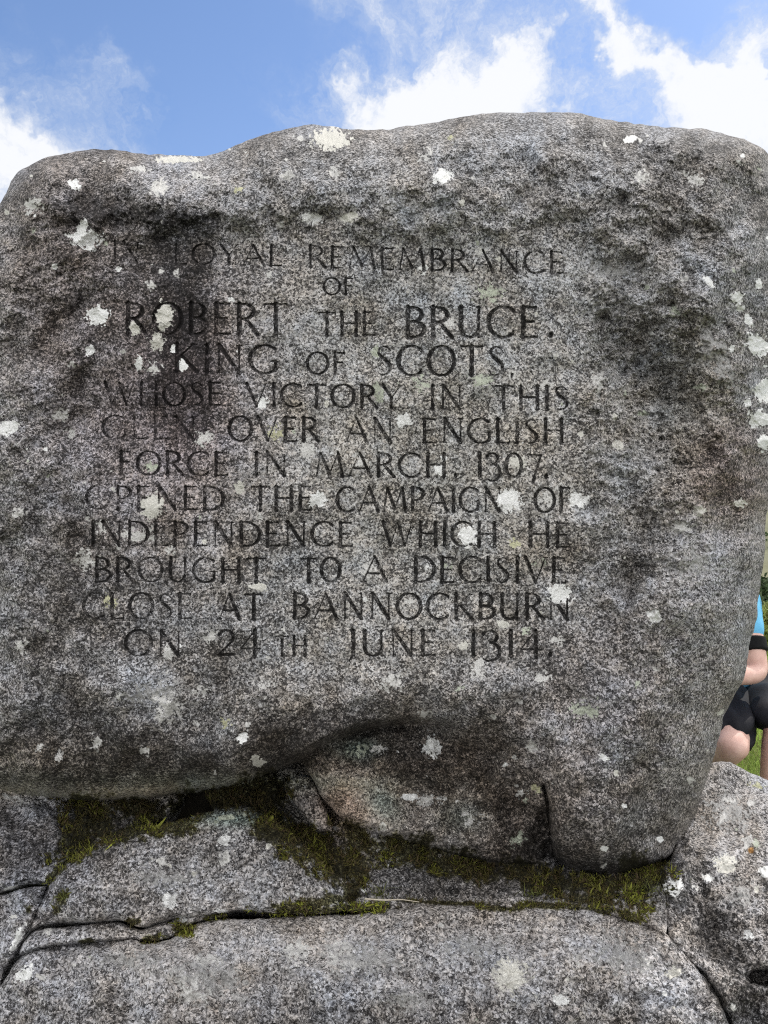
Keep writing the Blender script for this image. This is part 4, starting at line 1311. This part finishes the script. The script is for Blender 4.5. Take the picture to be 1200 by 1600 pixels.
# soil packed under the stones
def grid_sheet(name, xs, ys, zf, mat):
    A, B = np.meshgrid(xs, ys)
    Z = zf(A, B)
    n, m = A.shape
    idx = np.arange(n * m).reshape(n, m)
    Q = np.stack([idx[:-1, :-1], idx[:-1, 1:], idx[1:, 1:], idx[1:, :-1]], -1).reshape(-1, 4)
    me = mesh_np(name, np.stack([A, B, Z], -1).reshape(-1, 3), Q, True)
    return link(name, me, mat)


def vn(x, y, f, seed):
    r = np.random.default_rng(seed)
    o = 0
    for k in range(6):
        a, b, p = r.uniform(0, 6.28, 3)
        o = o + np.sin(x * f * np.cos(a) * (1 + k * .35) + y * f * np.sin(a) * (1 + k * .35) + p) / (1 + k * .4)
    return o / 2.2


soil = grid_sheet('soil', np.linspace(-1.3, 1.35, 120), np.linspace(2.02, 3.3, 60),
                  lambda x, y: .42 + .02 * vn(x, y, 9, 3) + .36 * sstep(y, 2.38, 2.62) * sstep(np.abs(x), 1.0, .8) * sstep(y, 3.1, 2.85) - .46 * sstep(np.maximum(np.abs(x) - .95, y - 2.8), 0, .38), M_soil)
tag(soil, kind='structure')

# ---- moss on the ledges and in the cracks
mr = np.random.default_rng(31)
cand = 420000
mx = mr.uniform(20, 1060, cand)
my = mr.uniform(1215, 1480, cand)
keep = mr.uniform(0, 1, cand) < np.clip(samp(moss, mx, my) * 1.3 - .10 + .24 * samp(N_small, mx, my) + .20 * samp(N_mid, mx, my) - .12, 0, 1) * .85 * (samp(moss, mx, my) > .12)
mx, my = mx[keep], my[keep]
# drop what lies over the boulder itself
bm = IN_B
k2 = samp(bm, mx, my) < .5
mx, my = mx[k2], my[k2]
mz = samp(ZB, mx, my)
k3 = mz < 3
mx, my, mz = mx[k3], my[k3], mz[k3]
MP = world(mx, my, mz + .004)
br = np.clip(samp(mossb, mx, my) + .16 * samp(N_mid, mx, my) + mr.normal(0, .14, len(mx)), 0, 1.1)[:, None]
cd, cm, cb = np.array([.034, .027, .012]), np.array([.064, .055, .017]), np.array([.20, .215, .035])
hue = np.where(br < .4, cd + (cm - cd) * br / .4, cm + (cb - cm) * (br - .4) / .6)
brown = (mr.uniform(0, 1, len(mx)) < .30)[:, None]
hue = hue * np.array([1.42, 1.42, 1.3])
hue = np.where(brown, np.array([.085, .060, .030]), hue)
Lm = mr.lognormal(math.log(.0062), .42, len(mx)) * np.clip(1 + .35 * samp(N_mid, mx, my), .45, 1.45) * (1 + .5 * (mr.uniform(0, 1, len(mx)) < .04))
mo = blades('moss', MP, np.tile(np.array([[0, -.45, .8]]), (len(mx), 1)), Lm, Lm * .22, hue, .85, 5)
tag(mo, 'dark and bright green moss growing along the ledges and cracks', 'moss', kind='stuff')


def twig():
    pts = [(570, 1412), (600, 1414), (628, 1413), (655, 1417)]
    P = np.array([world(np.array(float(a)), np.array(float(b)), np.array(1.915)) for a, b in pts])
    V, Q = [], []
    for i, p in enumerate(P):
        r_ = .0022 - .0004 * i
        for k_ in range(6):
            a_ = k_ * math.pi / 3
            V.append(p - P[0] + np.array([0, r_ * math.cos(a_), r_ * math.sin(a_) + .012]))
    for i in range(3):
        for k_ in range(6):
            Q.append((i * 6 + k_, i * 6 + (k_ + 1) % 6, i * 6 + 6 + (k_ + 1) % 6, i * 6 + 6 + k_))
    o = link('twig', mesh_np('twig', np.array(V), Q, True), simple("dry_twig", (.30, .26, .20), (.42, .38, .31), 60), loc=P[0])
    tag(o, 'thin pale dry twig lying along the crack behind the front slab', 'twig')


twig()


# a few longer grass blades rooted in the moss
def tuft(px, py, n, l, spread, label, seed):
    r = np.random.default_rng(seed)
    x = px + r.normal(0, spread, n)
    y = py + r.normal(0, 2.0, n)
    d = samp(ZB, x, y)
    d = np.where(d > 3, 2.0, d)
    P = world(x, y, d)
    h = np.array([.10, .11, .03]) * r.uniform(.5, 1.5, (n, 1))
    o = blades('grass_tuft', P - P.mean(0), np.tile(np.array([[0, -.5, .75]]), (n, 1)), r.uniform(.5, 1.2, n) * l, np.full(n, .0022), h, .5, seed)
    o.location = P.mean(0)
    tag(o, label, 'grass', 'grass tufts in the plinth cracks')


tuft(592, 1398, 40, .034, 7, 'short dark grass tuft in the notch where the mossy crack opens', 1)
tuft(1004, 1392, 60, .034, 16, 'withered olive grass tuft below the right lobe of the boulder', 2)
tuft(832, 1400, 36, .03, 14, 'olive grass tuft on the ledge left of the right lobe', 3)
tuft(98, 1402, 50, .022, 4, 'tiny green tuft on the left speckled block', 4)


# ------------------------------------------------------------------ the ground and the far side of the glen
def ground_z(x, y):
    near = .03 * vn(x, y, .9, 4) + .13 * np.exp(-((x - 1.6) ** 2 + (y - 3.4) ** 2) / .5)
    drop = -58 * sstep(y, 9, 230) - 2.0 * sstep(y, 9, 30)
    back = 0
    return near * sstep(y, 300, 20) + drop + back


M_turf = simple("turf", (.06, .09, .02), (.11, .145, .035), 3.0, .9, .02, 60, 6)
xs = np.concatenate([np.linspace(-1500, -40, 40), np.linspace(-38, 38, 150), np.linspace(40, 1500, 40)])
ys = np.concatenate([np.linspace(-600, -12, 24), np.linspace(-11, 30, 140), np.linspace(32, 420, 60)])
gr = grid_sheet('ground', xs, ys, lambda x, y: ground_z(x, y), M_turf)
tag(gr, kind='structure')

M_bounce = simple("bounce_grit", (.13, .12, .105), (.22, .205, .185), 14, .95, .01, 120, 8)  # unseen grit ground added in front, for neutral bounce onto the stone
th_ = np.linspace(0, 2 * np.pi, 97)[:-1]
rr_ = np.array([.02, .3, .6, .85, 1.0])
PX = np.array([[5.5 * r * np.cos(a) * (1 + .06 * np.sin(5 * a)), -4.2 + 5.4 * r * np.sin(a) * (1 + .05 * np.sin(4 * a + 1))] for r in rr_ for a in th_])
PV = np.column_stack([PX, ground_z(PX[:, 0], PX[:, 1]) + .02])
ki = np.arange(4 * 96)
PQ = np.stack([ki, ki // 96 * 96 + (ki + 1) % 96, (ki // 96 + 1) * 96 + (ki + 1) % 96, ki + 96], -1)[:, ::-1]
pa = link('bounce_path', mesh_np('bounce_path', PV, PQ, True), M_bounce)
tag(pa, kind='structure')

M_water = simple("loch_water", (.10, .13, .16), (.14, .17, .20), .02, .22, .0, 1, 2, .5)
lo = grid_sheet('water', np.linspace(-1500, 1500, 30), np.linspace(150, 900, 20), lambda x, y: -56 + 0 * x, M_water)
tag(lo, kind='structure')

M_hill = simple("hillside_heath", (.075, .085, .045), (.19, .18, .11), .012, .95, 0, 1, 8)
hx = np.linspace(-2600, 2600, 200)
hy = np.linspace(410, 2200, 100)
hl = grid_sheet('hills', hx, hy, lambda x, y: -58 + 205 * sstep(y + 90 * vn(x, y, .004, 8), 450, 1500) * (.8 + .25 * vn(x, y, .003, 9)) + 5 * vn(x, y, .02, 10), M_hill)
tag(hl, kind='structure')

# a far-off wood along the other shore
wr_ = np.random.default_rng(9)
nw = 5200
wx = wr_.uniform(-900, 1100, nw)
wy = 452 + wr_.exponential(60, nw)
wz = -58 + 205 * sstep(wy + 90 * vn(wx, wy, .004, 8), 450, 1500) * (.8 + .25 * vn(wx, wy, .003, 9)) + 5 * vn(wx, wy, .02, 10)
k = vn(wx, wy, .02, 12) > -.25
wx, wy, wz = wx[k], wy[k], wz[k]
wh = wr_.uniform(8, 18, len(wx))
lv = 26
PW = np.repeat(np.stack([wx, wy, wz], -1), lv, 0)
hh = np.repeat(wh, lv)
tt_ = wr_.uniform(.15, .95, len(hh))
rad = hh * .28 * np.sqrt(np.clip(1 - (2 * tt_ - 1) ** 2, .05, 1))
an = wr_.uniform(0, 6.283, len(hh))
PW = PW + np.stack([rad * np.cos(an), rad * np.sin(an), hh * tt_], -1)
hu = np.array([.055, .085, .035]) * np.repeat(wr_.uniform(.6, 1.6, (len(wx), 1)), lv, 0) * wr_.uniform(.7, 1.3, (len(hh), 1))
fw = blades('woodland', PW, np.tile(np.array([[0, -.3, 1.0]]), (len(PW), 1)), hh * .22, hh * .16, hu, .8, 11)
tag(fw, 'hazy green wood along the far shore of the loch', 'woodland', kind='stuff')

# turf blades behind and beside the stones
gr_ = np.random.default_rng(12)
n = 330000
gx = np.concatenate([gr_.uniform(1.0, 5.2, 120000), gr_.uniform(-5.5, 6.5, n - 120000)])
gy = np.concatenate([2.9 + 7.5 * gr_.uniform(0, 1, 120000) ** 1.3, gr_.uniform(-.5, 10, n - 120000)])
far = np.hypot(gx / 5.7, (gy + 4.2) / 5.6) > 1
k = far & ~((np.abs(gx) < 1.1) & (gy > 1.3) & (gy < 3.2)) & ((gx / np.maximum(gy, .1) > .30) & (gx / np.maximum(gy, .1) < .75) | (np.arange(n) >= 120000))
gx, gy = gx[k], gy[k]
P = np.stack([gx, gy, ground_z(gx, gy)], -1)
h = np.array([.36, .48, .10]) * gr_.uniform(.55, 1.35, (len(gx), 1)) * (1 + .25 * vn(gx, gy, 3, 6))[:, None]
h = np.where((gr_.uniform(0, 1, len(gx)) < .12)[:, None], np.array([.26, .23, .10]), h)
gb = blades('grass', P, np.tile(np.array([[0, 0, 1.0]]), (len(gx), 1)), gr_.uniform(.03, .085, len(gx)), gr_.uniform(.003, .006, len(gx)), h, .35, 13)
tag(gb, 'short bright sunlit turf behind the stones', 'grass', kind='stuff')


# bracken and bramble at the brow
def bush(x, y, rx, ry, rz, nleaf, col, label, seed):
    r = np.random.default_rng(seed)
    th = r.uniform(0, 6.283, nleaf)
    cz = r.uniform(0, 1, nleaf)
    q = r.uniform(.35, 1.0, nleaf) ** .5 * (1 + .18 * np.sin(3 * th + seed) + .12 * np.sin(5 * th + 2 * seed))
    s = np.sqrt(1 - cz ** 2 * .9)
    P = np.stack([rx * q * s * np.cos(th), ry * q * s * np.sin(th), rz * cz * (q * .5 + .5)], -1)
    h = np.array(col) * r.uniform(.5, 1.5, (nleaf, 1))
    h = np.where((r.uniform(0, 1, nleaf) < .15)[:, None], np.array([.22, .20, .06]), h)
    root = bpy.data.objects.new('bracken_bush', None)
    COL.objects.link(root)
    root.location = (x, y, float(ground_z(np.array(x), np.array(y))))
    o = blades('foliage', P, P / (np.linalg.norm(P, axis=1)[:, None] + 1e-6) + np.array([0, 0, .4]), r.uniform(.04, .11, nleaf), r.uniform(.02, .045, nleaf), h, .7, seed)
    o.parent = root
    sv = []
    nst = 14
    a = r.uniform(0, 6.283, nst)
    Ps = np.stack([.1 * rx * np.cos(a), .1 * ry * np.sin(a), np.zeros(nst)], -1)
    d = np.stack([np.cos(a) * .5, np.sin(a) * .5, np.ones(nst)], -1)
    st = blades('stem', Ps, d, np.full(nst, rz * .8), np.full(nst, .012), np.tile(np.array([[.10, .07, .04]]), (nst, 1)), .15, seed + 1)
    st.parent = root
    tag(root, label, 'bush', 'bracken bushes on the brow')


bush(4.5, 8.6, .65, .5, .44, 5200, (.22, .26, .07), 'leafy green bracken bush just behind the seated person', 41)
bush(5.6, 9.3, .8, .6, .42, 5200, (.24, .26, .08), 'yellowish bracken bush right of the seated person', 42)
bush(3.4, 9.6, .8, .6, .40, 4200, (.15, .19, .05), 'darker bracken bush hidden behind the right flank of the boulder', 43)


# ------------------------------------------------------------------ the seated person
def skin_mesh(name, chains, mat, sub=2, root=None):
    """chains: lists of (x,y,z,r); a point equal to an earlier one is shared"""
    verts, rad, edges, look = [], [], [], {}
    for ch in chains:
        prev = None
        for (x, y, z, r) in ch:
            key = (round(x, 4), round(y, 4), round(z, 4))
            if key not in look:
                look[key] = len(verts)
                verts.append((x, y, z))
                rad.append(r)
            i = look[key]
            if prev is not None and prev != i:
                edges.append((prev, i))
            prev = i
    me = bpy.data.meshes.new(name + "_skeleton")
    me.from_pydata(verts, edges, [])
    o = bpy.data.objects.new(name, me)
    COL.objects.link(o)
    sm = o.modifiers.new('skin', 'SKIN')
    sm.use_smooth_shade = True
    for i, r in enumerate(rad):
        q = r if isinstance(r, tuple) else (r, r)
        me.skin_vertices[0].data[i].radius = q
        me.skin_vertices[0].data[i].use_root = (i == 0)
    ss = o.modifiers.new('sub', 'SUBSURF')
    ss.levels = sub
    ss.render_levels = sub
    bpy.context.view_layer.update()
    dg = bpy.context.evaluated_depsgraph_get()
    fm = bpy.data.meshes.new_from_object(o.evaluated_get(dg))
    fm.name = name
    bpy.data.objects.remove(o)
    fm.polygons.foreach_set('use_smooth', np.ones(len(fm.polygons), bool))
    return link(name, fm, mat)


M_skin = simple("skin", (.58, .34, .285), (.74, .50, .43), 22, .5, .0007, 160, 5, .4)
M_cloth = simple("black_shorts_cloth", (.009, .009, .013), (.014, .014, .019), 34, .72, .0030, 55, 3, .22)
M_shirt = simple("sky_blue_jersey", (.12, .42, .70), (.17, .50, .78), 30, .75, .0006, 900, 3, .3)
M_cuff = simple("black_ribbing", (.004, .004, .005), (.009, .009, .010), 90, .95, .0006, 900, 3, .25)
M_hair = simple("brown_hair", (.03, .018, .010), (.07, .042, .022), 60, .6, .002, 160, 5, .4)
M_shoe = simple("dark_shoe", (.02, .02, .022), (.05, .05, .055), 30, .6, .001, 200, 3, .4)
M_eye = simple("eye_white", (.7, .7, .68), (.75, .75, .73), 30, .2, 0, 1, 2, .5)


def pt(px, py, D):
    return (float((px - 600) / F * D), float(D), float(ZC - (py - 800) / F * D))


def build_person():
    pel = pt(1165, 1080, 3.75)
    hipR = pt(1141, 1090, 3.68)
    knR = pt(1147, 1167, 3.22)
    anR = pt(1092, 1212, 3.60)
    hipL = pt(1188, 1092, 3.68)
    knL = pt(1216, 1122, 3.29)
    anL = pt(1196, 1292, 3.32)
    wst = pt(1128, 1018, 3.74)
    chs = pt(1116, 950, 3.68)
    nck = pt(1112, 915, 3.62)
    hed = pt(1105, 864, 3.53)
    shL = pt(1160, 945, 3.56)
    elL = pt(1184, 1054, 3.42)
    wrL = pt(1104, 1058, 3.28)
    shR = pt(1072, 955, 3.72)
    elR = pt(1058, 1060, 3.62)
    wrR = pt(1085, 1120, 3.42)
    # keep head and far shoulder behind the flank of the boulder
    root = bpy.data.objects.new('person', None)
    COL.objects.link(root)
    root.location = (pel[0], pel[1], 0.0)
    O = np.array([pel[0], pel[1], 0.0])

    def q(p, r):
        return (p[0] - O[0], p[1] - O[1], p[2], r)

    def mid(a, b, t, dx=0, dy=0, dz=0):
        return (a[0] + (b[0] - a[0]) * t + dx, a[1] + (b[1] - a[1]) * t + dy, a[2] + (b[2] - a[2]) * t + dz)

    body = [
        [q(pel, .12), q(wst, .115), q(chs, .125), q(mid(chs, nck, .6), .085), q(nck, .062), q(mid(nck, hed, .45), .074), q(hed, .112), q(mid(nck, hed, 1.5), .095)],
        [q(pel, .12), q(hipR, .095), q(mid(hipR, knR, .5), .082), q(mid(hipR, knR, .86), .070), q(knR, .070), q(mid(knR, anR, .35), .060), q(mid(knR, anR, .75), .040), q(anR, .033), q(mid(anR, pel, -.12, dz=-.05), .028)],
        [q(pel, .12), q(hipL, .095), q(mid(hipL, knL, .5), .078), q(knL, .058), q(mid(knL, anL, .3), .058), q(mid(knL, anL, .75), .042), q(anL, .034), q((anL[0] - .03, anL[1] - .13, anL[2] - .06), .03)],
        [q(chs, .135), q(shR, .070), q(mid(shR, elR, .55), .054), q(elR, .046), q(mid(elR, wrR, .4), .042), q(wrR, .027)],
        [q(chs, .135), q(shL, .075), q(mid(shL, elL, .55), .060), q(elL, .052), q(mid(elL, wrL, .4), .045), q(wrL, .027)],
    ]
    # hands: palm and five fingers, loosely curled
    for (el, wr, side) in ((elR, wrR, 1), (elL, wrL, -1)):
        d = Vector(wr) - Vector(el)
        d.normalize()
        up = Vector((0, 0, 1))
        s = d.cross(up)
        s.normalize()
        up = s.cross(d)
        palm = Vector(wr) + d * .05
        body.append([q(wr, .027), q(tuple(palm), .030)])
        for f in range(4):
            off = s * ((f - 1.5) * .019)
            ln = (.062, .074, .070, .054)[f]
            k0 = palm + off + d * .028
            k1 = k0 + d * ln * .45 - up * .010
            k2 = k1 + d * ln * .32 - up * .020
            k3 = k2 + d * ln * .15 - up * .020
            body.append([q(tuple(palm), .030), q(tuple(k0), .0105), q(tuple(k1), .0092), q(tuple(k2), .0085), q(tuple(k3), .0075)])
        t0 = Vector(wr) + d * .02 + s * side * .03
        t1 = t0 + d * .03 + s * side * .018
        t2 = t1 + d * .03 - up * .01
        body.append([q(tuple(palm), .030), q(tuple(t0), .013), q(tuple(t1), .011), q(tuple(t2), .009)])
    b = skin_mesh('body', body, M_skin)
    b.parent = root
    # face
    H = np.array(hed) - O
    fd = Vector((-.55, -.80, -.1))
    fd.normalize()
    sd = fd.cross(Vector((0, 0, 1)))
    sd.normalize()
    hc = Vector(H)

    def fpt(a, s_, z):
        return tuple(hc + fd * (a * 1.1) + sd * s_ + Vector((0, 0, z + .012)))
    no = skin_mesh('nose', [[fpt(.083, 0, .035) + (.010,), fpt(.100, 0, .005) + (.013,), fpt(.090, 0, -.012) + (.014,)]], M_skin, 2)
    no.parent = root
    mo_ = skin_mesh('mouth', [[fpt(.084, -.024, -.042) + (.005,), fpt(.092, 0, -.040) + (.007,), fpt(.084, .024, -.042) + (.005,)]], simple("lips", (.36, .14, .12), (.42, .18, .15), 40), 2)
    mo_.parent = root
    for s_ in (-1, 1):
        e = skin_mesh('eye', [[fpt(.074, s_ * .031 - .004, .03) + (.010,), fpt(.074, s_ * .031 + .004, .03) + (.010,)]], M_eye, 2)
        e.parent = root
        ea = skin_mesh('ear', [[fpt(.0, s_ * .088, .03) + (.016,), fpt(-.005, s_ * .096, .01) + (.016,), fpt(.0, s_ * .088, -.018) + (.010,)]], M_skin, 2)
        ea.parent = root
    ha = skin_mesh('hair', [[fpt(.02, 0, .082) + (.085,), fpt(-.025, 0, .068) + (.108,), fpt(-.045, 0, .01) + (.096,), fpt(-.05, 0, -.03) + (.07,)]], M_hair, 2)
    ha.parent = root
    # clothing
    cuff_a, cuff_b = mid(shR, elR, .46), mid(shR, elR, .62)
    sh = skin_mesh('shirt', [
        [q(mid(pel, wst, .15), .150), q(mid(pel, wst, .55), .158), q(wst, .162), q(chs, .178), q(mid(chs, nck, .5), .115), q(mid(chs, nck, .75), .088)],
        [q(chs, .178), q(shR, .102), q(mid(shR, elR, .25), .074), q(cuff_a, .066)],
        [q(chs, .178), q(shL, .098), q(mid(shL, elL, .25), .076), q(mid(shL, elL, .58), .070)]], M_shirt)
    sh.parent = root
    for (a, e, t0) in ((shR, elR, .47), (shL, elL, .56)):
        cu = skin_mesh('sleeve_cuff', [[q(mid(a, e, t0 - .08 + .045 * i_), .0712) for i_ in range(6)]], M_cuff)
        cu.parent = root
    # black shorts, with fold ridges radiating from the groin
    so_ = skin_mesh('shorts', [
        [q(mid(pel, wst, .35), .15), q(pel, .158), q(hipR, .132), q(mid(hipR, knR, .3), .122), q(mid(hipR, knR, .55), .112), q(mid(hipR, knR, .95, dz=.02), .100)],
        [q(pel, .158), q(hipL, .135), q(mid(hipL, knL, .3), .118), q(mid(hipL, knL, .6), .112), q(mid(hipL, knL, 1.0), .104), q(mid(knL, anL, .16), .098)]], M_cloth, 3)
    me = so_.data
    co = np.zeros(len(me.vertices) * 3, np.float32)
    me.vertices.foreach_get('co', co)
    co = co.reshape(-1, 3)
    nr = np.zeros(len(me.vertices) * 3, np.float32)
    me.vertices.foreach_get('normal', nr)
    nr = nr.reshape(-1, 3)
    hp, kp = np.array(hipR) - O, np.array(knR) - O
    ax = (kp - hp) / np.linalg.norm(kp - hp)
    tpos = (co - hp) @ ax
    rv = (co - hp) - tpos[:, None] * ax
    ph = np.arctan2(rv[:, 2], rv @ np.cross(ax, [0, 0, 1.]))
    fold = np.sin(ph * 4 + tpos * 16 + 1.2 * np.sin(tpos * 11)) * .6 + np.sin(ph * 7 - tpos * 22) * .4
    co += nr * (fold * .017)[:, None]
    me.vertices.foreach_set('co', co.ravel())
    me.update()
    so_.parent = root
    for an_, tip in ((anR, (-.16, .06, -.05)), (anL, (-.05, -.17, -.06))):
        s2 = skin_mesh('shoe', [[q((an_[0], an_[1], an_[2] - .02), .045), q((an_[0] + tip[0] * .5, an_[1] + tip[1] * .5, an_[2] + tip[2] * .9), .046), q((an_[0] + tip[0], an_[1] + tip[1], an_[2] + tip[2]), .038)]], M_shoe)
        s2.parent = root
    tag(root, 'person in light blue jersey and black shorts seated behind the boulder, knees apart', 'person')
    return root


build_person()

# the low stone the person sits on, out to the right
plinth('seat_stone',
       [(985, 1150), (1020, 1130), (1070, 1122), (1120, 1124), (1150, 1140)],
       [(1150, 1140), (1152, 1180), (1146, 1230), (1140, 1300)],
       [(985, 1300), (1030, 1318), (1080, 1320), (1140, 1300)],
       [(985, 1150), (978, 1200), (980, 1250), (985, 1300)],
       [(1000, 1150, 3.95), (1080, 1126, 4.05), (1145, 1145, 3.98), (1070, 1170, 3.78), (1000, 1220, 3.75), (1130, 1220, 3.75), (1060, 1300, 3.72)],
       'low rounded granite stone the person sits on', Rr=24, Tr=.08, step=(3, 3), back=.6)
